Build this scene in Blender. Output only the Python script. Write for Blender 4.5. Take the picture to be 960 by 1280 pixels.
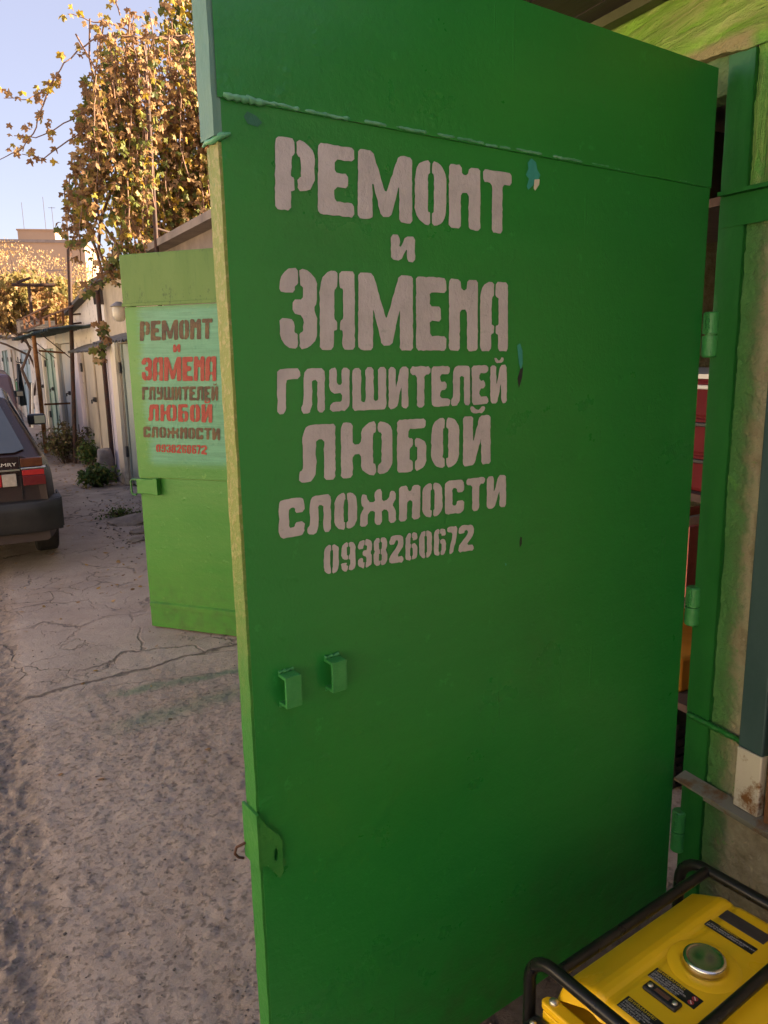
import bpy, bmesh, math, random
import numpy as np
from mathutils import Vector, Matrix, noise
from mathutils.geometry import tessellate_polygon

for o in list(bpy.data.objects):
    bpy.data.objects.remove(o)
SC = bpy.context.scene
COL = SC.collection
R = math.radians

# ------------------------------------------------------------------ camera
cam_data = bpy.data.cameras.new("camera")
cam = bpy.data.objects.new("camera", cam_data)
COL.objects.link(cam)
cam_data.sensor_fit = 'VERTICAL'
cam_data.sensor_height = 36.0
cam_data.sensor_width = 27.0
cam_data.lens = 27.28
cam_data.clip_start = 0.02
cam_data.clip_end = 2000
_rt = Vector((0.889065, -0.458, -0.019))
_dn = Vector((-0.110, -0.172, -0.979))
_fw = Vector((0.446, 0.872, -0.203)).normalized()
_rt = (_rt - _fw * _rt.dot(_fw)).normalized()
_up = _rt.cross(_fw)
cam.matrix_world = Matrix(((_rt.x, _up.x, -_fw.x, 0), (_rt.y, _up.y, -_fw.y, 0), (_rt.z, _up.z, -_fw.z, 1.55), (0, 0, 0, 1)))
SC.camera = cam

# ------------------------------------------------------------------ light
SUN_EL = R(19)
SUN_AZ = (0.98, -0.2)
world = bpy.data.worlds.new("World")
SC.world = world
world.use_nodes = True
wn = world.node_tree.nodes
sky = wn.new('ShaderNodeTexSky')
sky.sky_type = 'NISHITA'
sky.sun_disc = False
sky.sun_elevation = SUN_EL
sky.sun_rotation = math.atan2(SUN_AZ[0], SUN_AZ[1])
sky.air_density = 1.0
sky.dust_density = 0.9
sky.ozone_density = 1.6
tint = wn.new('ShaderNodeMix'); tint.data_type = 'RGBA'; tint.blend_type = 'MULTIPLY'
tint.inputs[0].default_value = 1.0
tint.inputs[7].default_value = (1.16, 1.0, 1.02, 1)      # hazy lilac autumn air
world.node_tree.links.new(sky.outputs[0], tint.inputs[6])
haze_mix = wn.new('ShaderNodeMix'); haze_mix.data_type = 'RGBA'
haze_mix.inputs[0].default_value = 0.64
haze_mix.inputs[7].default_value = (1.60, 1.50, 1.86, 1)     # even high haze over the clear sky
world.node_tree.links.new(tint.outputs[2], haze_mix.inputs[6])
world.node_tree.links.new(haze_mix.outputs[2], wn['Background'].inputs[0])
wn['Background'].inputs[1].default_value = 0.062
sun_data = bpy.data.lights.new("sun", 'SUN')
sun = bpy.data.objects.new("sun", sun_data)
COL.objects.link(sun)
sun_data.energy = 5.0
sun_data.angle = R(0.6)
sun_data.color = (1.0, 0.80, 0.56)
_sd = Vector((SUN_AZ[0] * math.cos(SUN_EL), SUN_AZ[1] * math.cos(SUN_EL), math.sin(SUN_EL)))
sun.rotation_euler = _sd.to_track_quat('Z', 'Y').to_euler()
sun.location = (20, -5, 12)

SC.view_settings.view_transform = 'Standard'
SC.view_settings.look = 'None'
SC.view_settings.gamma = 1.0
SC.view_settings.use_curve_mapping = False
SC.view_settings.exposure = 2.7
SC.cycles.max_bounces = 8
SC.cycles.diffuse_bounces = 4
SC.cycles.transmission_bounces = 6
SC.cycles.transparent_max_bounces = 8
SC.cycles.use_denoising = True
SC.cycles.sample_clamp_indirect = 6.0

# ------------------------------------------------------------------ helpers
def tag(o, label, cat=None, group=None, kind=None):
    if label: o['label'] = label
    if cat: o['category'] = cat
    if group: o['group'] = group
    if kind: o['kind'] = kind
    return o

def thing(name, label, cat, loc=(0, 0, 0), rz=0.0, group=None):
    o = bpy.data.objects.new(name, None)
    COL.objects.link(o)
    o.location = loc
    o.rotation_euler = (0, 0, rz)
    o.empty_display_size = 0.1
    return tag(o, label, cat, group)

class MB:
    """collects geometry of ONE mesh"""
    def __init__(self):
        self.v = []; self.f = []; self.m = []; self.s = []
    def add(self, vs, fs, mi=0, smooth=False):
        b = len(self.v)
        self.v += [tuple(p) for p in vs]
        for f in fs:
            self.f.append(tuple(i + b for i in f)); self.m.append(mi); self.s.append(smooth)
        return self
    def box(self, x0, x1, y0, y1, z0, z1, mi=0):
        vs = [(x0, y0, z0), (x1, y0, z0), (x1, y1, z0), (x0, y1, z0), (x0, y0, z1), (x1, y0, z1), (x1, y1, z1), (x0, y1, z1)]
        return self.add(vs, [(0, 3, 2, 1), (4, 5, 6, 7), (0, 1, 5, 4), (1, 2, 6, 5), (2, 3, 7, 6), (3, 0, 4, 7)], mi)
    def bar(self, a, b, w, h, mi=0, upv=(0, 0, 1)):
        a = Vector(a); b = Vector(b); d = (b - a).normalized(); u = Vector(upv)
        if abs(d.dot(u)) > .95: u = Vector((1, 0, 0))
        s = d.cross(u).normalized() * w / 2; t = s.cross(d).normalized() * h / 2
        vs = [p + q for p in (a, b) for q in (-s - t, s - t, s + t, -s + t)]
        return self.add(vs, [(0, 1, 2, 3), (7, 6, 5, 4), (0, 4, 5, 1), (1, 5, 6, 2), (2, 6, 7, 3), (3, 7, 4, 0)], mi)
    def tube(self, pts, r, n=8, mi=0, cap=True):
        pts = [Vector(p) for p in pts]
        rs = r if isinstance(r, (list, tuple)) else [r] * len(pts)
        rings = []; ref = None
        for i, p in enumerate(pts):
            d = (pts[min(i + 1, len(pts) - 1)] - pts[max(i - 1, 0)]).normalized()
            if ref is None:
                ref = Vector((0, 0, 1)) if abs(d.z) < .9 else Vector((1, 0, 0))
            s = d.cross(ref).normalized(); t = s.cross(d).normalized(); ref = t
            rings.append([p + (s * math.cos(2 * math.pi * k / n) + t * math.sin(2 * math.pi * k / n)) * rs[i] for k in range(n)])
        vs = [q for rg in rings for q in rg]; fs = []
        for i in range(len(pts) - 1):
            for k in range(n):
                fs.append((i * n + k, i * n + (k + 1) % n, (i + 1) * n + (k + 1) % n, (i + 1) * n + k))
        self.add(vs, fs, mi, True)
        if cap:
            self.add(rings[0], [tuple(range(n))], mi); self.add(rings[-1], [tuple(range(n - 1, -1, -1))], mi)
        return self
    def lathe(self, prof, c=(0, 0, 0), n=24, mi=0, smooth=True):
        vs = []; fs = []
        for r, z in prof:
            for k in range(n):
                a = 2 * math.pi * k / n
                vs.append((c[0] + r * math.cos(a), c[1] + r * math.sin(a), c[2] + z))
        for i in range(len(prof) - 1):
            for k in range(n):
                fs.append((i * n + k, i * n + (k + 1) % n, (i + 1) * n + (k + 1) % n, (i + 1) * n + k))
        return self.add(vs, fs, mi, smooth)
    def prism(self, poly, axis, a0, a1, mi=0):
        """extrude a convex-ish 2D polygon along an axis ('x','y','z')"""
        def P(p, a):
            return {'x': (a, p[0], p[1]), 'y': (p[0], a, p[1]), 'z': (p[0], p[1], a)}[axis]
        n = len(poly); vs = [P(p, a0) for p in poly] + [P(p, a1) for p in poly]
        fs = [tuple(range(n - 1, -1, -1)), tuple(range(n, 2 * n))] + [(i, (i + 1) % n, n + (i + 1) % n, n + i) for i in range(n)]
        return self.add(vs, fs, mi)
    def grid(self, nx, ny, fn, mi=0, smooth=True):
        vs = [fn(i / nx, j / ny) for j in range(ny + 1) for i in range(nx + 1)]
        fs = [(j * (nx + 1) + i, j * (nx + 1) + i + 1, (j + 1) * (nx + 1) + i + 1, (j + 1) * (nx + 1) + i) for j in range(ny) for i in range(nx)]
        return self.add(vs, fs, mi, smooth)
    def build(self, name, mats, parent=None, bevel=0, seg=2, fixn=True, loc=None):
        me = bpy.data.meshes.new(name)
        vs = self.v
        if loc is not None:
            vs = [(p[0] - loc[0], p[1] - loc[1], p[2] - loc[2]) for p in vs]
        me.from_pydata(vs, [], self.f)
        if not isinstance(mats, (list, tuple)): mats = [mats]
        for m in mats: me.materials.append(m)
        me.polygons.foreach_set('material_index', self.m)
        me.polygons.foreach_set('use_smooth', self.s)
        if fixn:
            bm = bmesh.new(); bm.from_mesh(me); bmesh.ops.recalc_face_normals(bm, faces=bm.faces); bm.to_mesh(me); bm.free()
        me.update()
        o = bpy.data.objects.new(name, me)
        COL.objects.link(o)
        if loc is not None: o.location = loc
        if parent is not None: o.parent = parent
        if bevel:
            b = o.modifiers.new('bevel', 'BEVEL'); b.width = bevel; b.segments = seg; b.limit_method = 'ANGLE'; b.angle_limit = R(35)
        return o

# ------------------------------------------------------------------ materials
class NT:
    def __init__(self, name):
        self.mat = bpy.data.materials.new(name); self.mat.use_nodes = True
        self.t = self.mat.node_tree; self.n = self.t.nodes
        self.p = self.n['Principled BSDF']; self.tc = self.n.new('ShaderNodeTexCoord')
        self.co = self.tc.outputs['Object']
    def lk(self, a, b): self.t.links.new(a, b)
    def setv(self, sock, val):
        if hasattr(val, 'links') or isinstance(val, bpy.types.NodeSocket): self.lk(val, sock)
        else: sock.default_value = val
    def map(self, scale=(1, 1, 1), rot=(0, 0, 0), src=None):
        m = self.n.new('ShaderNodeMapping'); self.lk(src or self.co, m.inputs[0]); m.inputs['Scale'].default_value = scale; m.inputs['Rotation'].default_value = rot
        return m.outputs[0]
    def noise(self, scale, detail=4, rough=.55, vec=None, dist=0.0):
        n = self.n.new('ShaderNodeTexNoise'); self.lk(vec or self.co, n.inputs['Vector'])
        n.inputs['Scale'].default_value = scale; n.inputs['Detail'].default_value = detail; n.inputs['Roughness'].default_value = rough; n.inputs['Distortion'].default_value = dist
        return n.outputs['Fac']
    def vor(self, scale, feature='DISTANCE_TO_EDGE', vec=None, out='Distance'):
        n = self.n.new('ShaderNodeTexVoronoi'); n.feature = feature; self.lk(vec or self.co, n.inputs['Vector']); n.inputs['Scale'].default_value = scale
        return n.outputs[out]
    def ramp(self, fac, stops):
        r = self.n.new('ShaderNodeValToRGB'); self.lk(fac, r.inputs[0])
        e = r.color_ramp.elements
        while len(e) < len(stops): e.new(.5)
        for el, (p, c) in zip(e, stops):
            el.position = p; el.color = (c, c, c, 1) if isinstance(c, (int, float)) else (*c, 1)
        return r.outputs[0]
    def mix(self, fac, a, b):
        m = self.n.new('ShaderNodeMix'); m.data_type = 'RGBA'
        self.setv(m.inputs[0], fac)
        for s, v in ((m.inputs[6], a), (m.inputs[7], b)):
            if isinstance(v, tuple): s.default_value = (*v, 1) if len(v) == 3 else v
            else: self.lk(v, s)
        return m.outputs[2]
    def math(self, op, a, b=0.0, c=None, clamp=False):
        m = self.n.new('ShaderNodeMath'); m.operation = op; m.use_clamp = clamp
        self.setv(m.inputs[0], a); self.setv(m.inputs[1], b)
        if c is not None: self.setv(m.inputs[2], c)
        return m.outputs[0]
    def xyz(self, src=None):
        s = self.n.new('ShaderNodeSeparateXYZ'); self.lk(src or self.co, s.inputs[0]); return s.outputs
    def step(self, v, lo, hi):
        m = self.n.new('ShaderNodeMapRange'); m.interpolation_type = 'SMOOTHSTEP'
        self.setv(m.inputs['Value'], v); m.inputs['From Min'].default_value = lo; m.inputs['From Max'].default_value = hi
        return m.outputs[0]
    def band(self, v, lo, hi, soft):
        return self.math('MULTIPLY', self.step(v, lo - soft, lo + soft), self.math('SUBTRACT', 1.0, self.step(v, hi - soft, hi + soft)))
    def bump(self, h, strength=.3, dist=.01, normal=None):
        b = self.n.new('ShaderNodeBump'); self.lk(h, b.inputs['Height']); b.inputs['Strength'].default_value = strength; b.inputs['Distance'].default_value = dist
        if normal is not None: self.lk(normal, b.inputs['Normal'])
        return b.outputs[0]
    def fin(self, col=None, rough=.6, normal=None, metal=0.0, spec=.5):
        if col is not None: self.setv(self.p.inputs['Base Color'], (*col, 1) if isinstance(col, tuple) and len(col) == 3 else col)
        self.setv(self.p.inputs['Roughness'], rough); self.setv(self.p.inputs['Metallic'], metal)
        self.p.inputs['Specular IOR Level'].default_value = spec
        if normal is not None: self.lk(normal, self.p.inputs['Normal'])
        return self.mat

def pm(name, c1, c2=None, scale=6.0, rough=.6, bump=.15, bscale=60.0, metal=0.0, spec=.5, stretch=(1, 1, 1), lo=.35, hi=.65, bd=.004):
    t = NT(name)
    if c2 is None: c2 = tuple(min(1, x * 1.25 + .004) for x in c1)
    v = t.map(stretch)
    f = t.ramp(t.noise(scale, 6, .62, v), [(lo, 0.0), (hi, 1.0)])
    col = t.mix(f, c1, c2)
    rg = t.math('ADD', t.math('MULTIPLY', t.noise(scale * 2.3, 4, .6, v), .25), rough - .12)
    nm = t.bump(t.noise(bscale, 5, .6, v), bump, bd) if bump else None
    return t.fin(col, rg, nm, metal, spec)
FRONT_TEXT = [[['Р', (1.1527, 1.7654), (1.0834, 1.765), (1.0788, 1.8701), (1.1471, 1.87)], ['Е', (1.0772, 1.765), (1.0082, 1.7646), (1.0047, 1.8701), (1.0727, 1.8701)], ['М', (1.0009, 1.7646), (0.8879, 1.7639), (0.8863, 1.8701), (0.9976, 1.8701)], ['О', (0.8817, 1.7639), (0.8112, 1.7635), (0.8108, 1.8702), (0.8802, 1.8701)], ['Н', (0.8046, 1.7635), (0.7293, 1.7631), (0.7301, 1.8702), (0.8043, 1.8702)], ['Т', (0.7222, 1.763), (0.6491, 1.7626), (0.6512, 1.8702), (0.7232, 1.8702)]], [['И', (0.9347, 1.7022), (0.8826, 1.7), (0.882, 1.7423), (0.9338, 1.7435)]], [['З', (1.1574, 1.556), (1.0872, 1.5546), (1.0818, 1.6803), (1.1508, 1.6814)], ['А', (1.0818, 1.5545), (1.0133, 1.5531), (1.0092, 1.6792), (1.0765, 1.6803)], ['М', (1.0064, 1.5529), (0.8898, 1.5506), (0.8879, 1.6774), (1.0024, 1.6791)], ['Е', (0.8827, 1.5504), (0.812, 1.549), (0.8115, 1.6762), (0.881, 1.6773)], ['Н', (0.8052, 1.5488), (0.7333, 1.5473), (0.7343, 1.6751), (0.8048, 1.6761)], ['А', (0.7275, 1.5472), (0.6541, 1.5457), (0.6565, 1.6739), (0.7285, 1.675)]], [['Г', (1.1657, 1.454), (1.1234, 1.4532), (1.12, 1.525), (1.1619, 1.5255)], ['Л', (1.1217, 1.4532), (1.077, 1.4524), (1.0741, 1.5244), (1.1183, 1.525)], ['У', (1.0682, 1.4523), (1.028, 1.4516), (1.0256, 1.5238), (1.0654, 1.5243)], ['Ш', (1.0219, 1.4515), (0.951, 1.4503), (0.9494, 1.5229), (1.0195, 1.5237)], ['И', (0.9458, 1.4502), (0.9024, 1.4494), (0.9013, 1.5223), (0.9442, 1.5228)], ['Т', (0.897, 1.4493), (0.8504, 1.4485), (0.8497, 1.5216), (0.8959, 1.5222)], ['Е', (0.8483, 1.4485), (0.8034, 1.4477), (0.8032, 1.521), (0.8476, 1.5216)], ['Л', (0.8012, 1.4477), (0.7531, 1.4468), (0.7534, 1.5204), (0.801, 1.521)], ['Е', (0.7485, 1.4468), (0.7055, 1.446), (0.7063, 1.5198), (0.7489, 1.5204)], ['Й', (0.6999, 1.4459), (0.6553, 1.4452), (0.6566, 1.5192), (0.7008, 1.5198)]], [['Л', (1.1316, 1.3398), (1.0607, 1.3381), (1.0571, 1.4324), (1.1271, 1.434)], ['Ю', (1.0491, 1.3378), (0.9404, 1.3352), (0.9383, 1.4297), (1.0457, 1.4322)], ['Б', (0.9296, 1.3349), (0.8622, 1.3333), (0.8612, 1.428), (0.9277, 1.4295)], ['О', (0.85, 1.333), (0.7811, 1.3313), (0.7811, 1.4262), (0.8491, 1.4277)], ['Й', (0.7711, 1.3311), (0.6985, 1.3293), (0.6997, 1.4243), (0.7713, 1.4259)]], [['С', (1.1737, 1.2512), (1.1254, 1.2498), (1.1224, 1.3147), (1.1703, 1.316)], ['Л', (1.1196, 1.2497), (1.0732, 1.2484), (1.0707, 1.3134), (1.1167, 1.3146)], ['О', (1.0659, 1.2482), (1.0191, 1.2469), (1.0171, 1.312), (1.0634, 1.3132)], ['Ж', (1.0127, 1.2468), (0.9334, 1.2446), (0.9321, 1.3097), (1.0107, 1.3118)], ['Н', (0.9266, 1.2444), (0.8775, 1.2431), (0.8767, 1.3083), (0.9253, 1.3096)], ['О', (0.8725, 1.2429), (0.8227, 1.2416), (0.8224, 1.3068), (0.8717, 1.3081)], ['С', (0.8168, 1.2414), (0.7678, 1.2401), (0.768, 1.3054), (0.8165, 1.3067)], ['Т', (0.7616, 1.2399), (0.7122, 1.2386), (0.7128, 1.304), (0.7618, 1.3053)], ['И', (0.7073, 1.2384), (0.6541, 1.237), (0.6552, 1.3024), (0.708, 1.3038)]], [['0', (1.0901, 1.174), (1.0594, 1.1727), (1.0575, 1.2249), (1.088, 1.2259)], ['9', (1.0544, 1.1725), (1.0247, 1.1713), (1.023, 1.2237), (1.0526, 1.2247)], ['3', (1.0202, 1.1711), (0.989, 1.1699), (0.9875, 1.2225), (1.0186, 1.2236)], ['8', (0.9856, 1.1697), (0.9548, 1.1685), (0.9536, 1.2214), (0.9842, 1.2224)], ['2', (0.95, 1.1683), (0.9176, 1.167), (0.9166, 1.2201), (0.9489, 1.2212)], ['6', (0.9127, 1.1668), (0.8842, 1.1656), (0.8835, 1.219), (0.9118, 1.22)], ['0', (0.8799, 1.1654), (0.8493, 1.1642), (0.8488, 1.2178), (0.8793, 1.2189)], ['6', (0.8441, 1.164), (0.814, 1.1628), (0.8138, 1.2167), (0.8437, 1.2177)], ['7', (0.8102, 1.1626), (0.7849, 1.1616), (0.7849, 1.2157), (0.8101, 1.2165)], ['2', (0.7817, 1.1614), (0.7414, 1.1598), (0.7417, 1.2142), (0.7818, 1.2156)]]]
BACK_TEXT = [[['Р', (1.1659, 1.6281), (1.1011, 1.6283), (1.0913, 1.7307), (1.1557, 1.7305)], ['Е', (1.0954, 1.6284), (1.0316, 1.6286), (1.0222, 1.7308), (1.0856, 1.7307)], ['М', (1.025, 1.6286), (0.9223, 1.6289), (0.9135, 1.7311), (1.0157, 1.7309)], ['О', (0.9167, 1.6289), (0.8536, 1.6291), (0.8452, 1.7313), (0.908, 1.7311)], ['Н', (0.8477, 1.6291), (0.781, 1.6294), (0.7731, 1.7314), (0.8394, 1.7313)], ['Т', (0.7749, 1.6294), (0.711, 1.6296), (0.7034, 1.7316), (0.767, 1.7315)]], [['И', (0.9589, 1.5645), (0.9127, 1.5646), (0.9092, 1.6062), (0.9552, 1.6062)]], [['З', (1.1754, 1.4168), (1.1074, 1.4164), (1.0956, 1.541), (1.1631, 1.5411)], ['А', (1.1023, 1.4163), (1.0367, 1.4159), (1.0253, 1.5409), (1.0904, 1.541)], ['М', (1.0301, 1.4158), (0.9204, 1.4151), (0.9098, 1.5407), (1.0188, 1.5409)], ['Е', (0.9138, 1.4151), (0.8482, 1.4146), (0.8381, 1.5405), (0.9032, 1.5407)], ['Н', (0.842, 1.4146), (0.7762, 1.4141), (0.7666, 1.5404), (0.8319, 1.5405)], ['А', (0.7709, 1.4141), (0.7045, 1.4136), (0.6953, 1.5403), (0.7612, 1.5404)]], [['Г', (1.1822, 1.3137), (1.1408, 1.3135), (1.134, 1.3841), (1.1752, 1.3838)], ['Л', (1.1391, 1.3134), (1.0958, 1.3132), (1.0891, 1.3845), (1.1323, 1.3842)], ['У', (1.0873, 1.3131), (1.0486, 1.3129), (1.0421, 1.3848), (1.0807, 1.3845)], ['Ш', (1.0427, 1.3129), (0.9753, 1.3125), (0.9689, 1.3853), (1.0362, 1.3848)], ['И', (0.9703, 1.3124), (0.9294, 1.3122), (0.9232, 1.3857), (0.9639, 1.3854)], ['Т', (0.9243, 1.3122), (0.8806, 1.3119), (0.8745, 1.386), (0.9181, 1.3857)], ['Е', (0.8786, 1.3119), (0.8369, 1.3116), (0.831, 1.3863), (0.8725, 1.386)], ['Л', (0.8348, 1.3116), (0.7905, 1.3114), (0.7847, 1.3867), (0.8289, 1.3863)], ['Е', (0.7863, 1.3113), (0.7469, 1.3111), (0.7413, 1.387), (0.7805, 1.3867)], ['Й', (0.7419, 1.3111), (0.7013, 1.3108), (0.6958, 1.3873), (0.7362, 1.387)]], [['Л', (1.1528, 1.2003), (1.0841, 1.1994), (1.0757, 1.2898), (1.1442, 1.2892)], ['Ю', (1.073, 1.1993), (0.9694, 1.198), (0.9613, 1.291), (1.0647, 1.29)], ['Б', (0.9592, 1.1979), (0.896, 1.1971), (0.8882, 1.2917), (0.9512, 1.2911)], ['О', (0.8846, 1.197), (0.8207, 1.1962), (0.8132, 1.2925), (0.8768, 1.2918)], ['Й', (0.8116, 1.1961), (0.7452, 1.1953), (0.7379, 1.2932), (0.8041, 1.2926)]], [['С', (1.1942, 1.1089), (1.1469, 1.1083), (1.1411, 1.1688), (1.1883, 1.169)], ['Л', (1.1413, 1.1083), (1.0962, 1.1077), (1.0905, 1.1686), (1.1355, 1.1688)], ['О', (1.0891, 1.1076), (1.0441, 1.1071), (1.0385, 1.1685), (1.0834, 1.1686)], ['Ж', (1.0379, 1.107), (0.9623, 1.1061), (0.957, 1.1682), (1.0324, 1.1684)], ['Н', (0.9558, 1.106), (0.9096, 1.1054), (0.9044, 1.168), (0.9505, 1.1681)], ['О', (0.9049, 1.1054), (0.8584, 1.1048), (0.8533, 1.1678), (0.8997, 1.168)], ['С', (0.8528, 1.1048), (0.8075, 1.1042), (0.8026, 1.1676), (0.8478, 1.1678)], ['Т', (0.8017, 1.1041), (0.7563, 1.1036), (0.7515, 1.1674), (0.7968, 1.1676)], ['И', (0.7518, 1.1035), (0.7033, 1.1029), (0.6987, 1.1672), (0.7471, 1.1674)]], [['0', (1.117, 1.0291), (1.0876, 1.0286), (1.0835, 1.073), (1.1129, 1.0729)], ['9', (1.0828, 1.0285), (1.0544, 1.0281), (1.0503, 1.0732), (1.0788, 1.0731)], ['3', (1.0502, 1.028), (1.0205, 1.0275), (1.0165, 1.0734), (1.0461, 1.0733)], ['8', (1.0174, 1.0274), (0.9883, 1.027), (0.9843, 1.0736), (1.0133, 1.0734)], ['2', (0.9838, 1.0269), (0.9533, 1.0264), (0.9493, 1.0738), (0.9798, 1.0736)], ['6', (0.9488, 1.0263), (0.9222, 1.0259), (0.9182, 1.074), (0.9448, 1.0739)], ['0', (0.9183, 1.0258), (0.8898, 1.0253), (0.8858, 1.0742), (0.9143, 1.074)], ['6', (0.885, 1.0252), (0.8572, 1.0248), (0.8533, 1.0744), (0.8811, 1.0742)], ['7', (0.8538, 1.0247), (0.8305, 1.0243), (0.8265, 1.0746), (0.8498, 1.0744)], ['2', (0.8276, 1.0243), (0.7907, 1.0237), (0.7868, 1.0748), (0.8237, 1.0746)]]]
VINE_SPRAYS = [[(1.559, 7.5, 4.231), (1.327, 7.5, 4.216), (1.161, 7.5, 4.161), (0.921, 7.5, 3.944), (0.778, 7.5, 3.743), (0.614, 7.5, 3.632), (0.435, 7.5, 3.623)], [(0.847, 7.6, 3.866), (0.744, 7.6, 3.643), (0.663, 7.6, 3.448), (0.553, 7.6, 3.281), (0.359, 7.6, 3.17)], [(1.395, 7.7, 3.875), (1.216, 7.7, 3.756), (0.968, 7.7, 3.567), (0.663, 7.7, 3.389), (0.495, 7.7, 3.392)], [(1.183, 7.8, 3.615), (1.002, 7.8, 3.465), (0.72, 7.8, 3.256), (0.549, 7.8, 3.273)], [(1.611, 7.9, 4.422), (1.406, 7.9, 4.456), (1.204, 7.9, 4.457), (1.041, 7.9, 4.475)], [(2.141, 8.0, 4.398), (2.321, 8.0, 4.562), (2.203, 8.0, 4.749), (2.059, 8.0, 4.827)], [(1.997, 8.1, 4.684), (1.929, 8.1, 4.774), (2.087, 8.1, 4.902)], [(1.538, 8.2, 4.646), (1.51, 8.2, 4.741), (1.545, 8.2, 4.814)]]
VINE_PROFILE = [(1.154, 8.0, 2.37), (1.041, 8.0, 2.532), (0.88, 8.0, 2.75), (0.886, 8.0, 3.095), (1.049, 8.0, 3.381), (1.1, 8.0, 3.79), (1.241, 8.0, 4.139), (1.311, 8.0, 4.378), (1.494, 8.0, 4.504), (1.853, 8.0, 4.526), (2.156, 8.0, 4.606), (2.432, 8.0, 4.717)]
# ---- gate paint: thick brushed enamel with runs
def gate_paint(name, base, alt, worn, teal=None, rough=.36):
    t = NT(name)
    big = t.ramp(t.noise(1.7, 3, .5), [(.35, 0.0), (.7, 1.0)])
    col = t.mix(big, base, alt)
    v = t.map((.6, 1, 7), (0, .12, 0))
    streak = t.ramp(t.noise(3.0, 6, .6, v), [(.40, 0.0), (.75, 1.0)])
    col = t.mix(t.math('MULTIPLY', streak, .30), col, worn)
    x, y, z = t.xyz()
    if teal:
        w = t.noise(5, 4, .6)
        wb = t.noise(4, 5, .65, t.map((1.3, 1, 22)))
        w = t.math('ADD', t.math('MULTIPLY', w, .45), t.math('MULTIPLY', wb, .55))
        xs = t.math('ADD', x, t.math('MULTIPLY', t.math('SUBTRACT', w, .5), .20))
        zs = t.math('ADD', z, t.math('MULTIPLY', t.math('SUBTRACT', w, .5), .06))
        m = t.math('MULTIPLY', t.band(xs, .46, 1.165, .035), t.band(zs, .965, 1.80, .03))
        hv = t.map((1.2, 1.2, 26))
        hs = t.ramp(t.noise(4, 5, .65, hv), [(.35, 0.0), (.7, 1.0)])
        tl = t.mix(hs, teal, tuple(min(1, c * 1.35 + .02) for c in teal))
        col = t.mix(t.math('MULTIPLY', m, .93), col, tl)
        # dull mildew line under the top flap, thin horizontal rust flecks
        hv2 = t.map((1.5, 1.5, 40))
        fl = t.ramp(t.noise(9, 4, .7, hv2), [(.66, 0.0), (.74, 1.0)])
        col = t.mix(t.math('MULTIPLY', fl, .35), col, (.20, .24, .05))
    grime = t.math('MULTIPLY', t.math('SUBTRACT', 1.0, t.step(t.math('ADD', z, t.math('MULTIPLY', t.noise(5, 5, .65), .35)), .15, .62)), t.ramp(t.noise(18, 6, .7), [(.42, 0.0), (.66, 1.0)]))
    col = t.mix(t.math('MULTIPLY', grime, .45), col, (.055, .05, .03))
    smear = t.math('MULTIPLY', t.ramp(t.noise(2.3, 5, .7, t.map((1, 1, .5), (0, .5, 0))), [(.56, 0.0), (.72, 1.0)]), t.ramp(t.noise(30, 5, .7, t.map((.5, 1, 2.5))), [(.35, .2), (.7, 1.0)]))
    col = t.mix(t.math('MULTIPLY', smear, .30), col, tuple(c * .55 + .004 for c in base))
    speck = t.ramp(t.noise(60, 3, .7), [(.74, 0.0), (.79, 1.0)])
    col = t.mix(t.math('MULTIPLY', speck, .25), col, worn)
    hair = t.ramp(t.noise(90, 5, .75, t.map((1, 1, .8))), [(.58, 0.0), (.68, 1.0)])
    col = t.mix(t.math('MULTIPLY', hair, .22), col, tuple(c * .55 for c in base))
    ridge = t.math('MULTIPLY', t.ramp(t.noise(24, 6, .7), [(.60, 0.0), (.66, 1.0)]), t.ramp(t.noise(3.0, 3, .5), [(.50, 0.0), (.62, 1.0)]))
    col = t.mix(t.math('MULTIPLY', ridge, .35), col, tuple(min(1, c * 1.5 + .01) for c in worn))
    broad = t.noise(2.2, 3, .5, t.map((.5, 1, 2.6), (0, .22, 0)))
    runs = t.ramp(t.noise(8, 2, .4, t.map((7, 7, .42))), [(.63, 0.0), (.72, 1.0)])
    runm = t.ramp(t.noise(3.2, 3, .5), [(.54, 0.0), (.66, 1.0)])
    runs = t.math('MULTIPLY', runs, runm)
    fine = t.noise(150, 4, .65)
    mid = t.noise(38, 4, .6)
    blob = t.ramp(t.noise(20, 3, .5), [(.62, 0.0), (.74, 1.0)])
    h = t.math('ADD', t.math('ADD', t.math('MULTIPLY', runs, .32), t.math('MULTIPLY', blob, .40)), t.math('ADD', t.math('MULTIPLY', mid, .50), t.math('MULTIPLY', fine, .26)))
    nm = t.bump(h, .55, .004)
    rg = t.math('ADD', t.math('ADD', t.math('MULTIPLY', t.noise(9, 5, .6), .16), t.math('MULTIPLY', broad, .22)), rough - .19)
    return t.fin(col, rg, nm, 0, .5)

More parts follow.
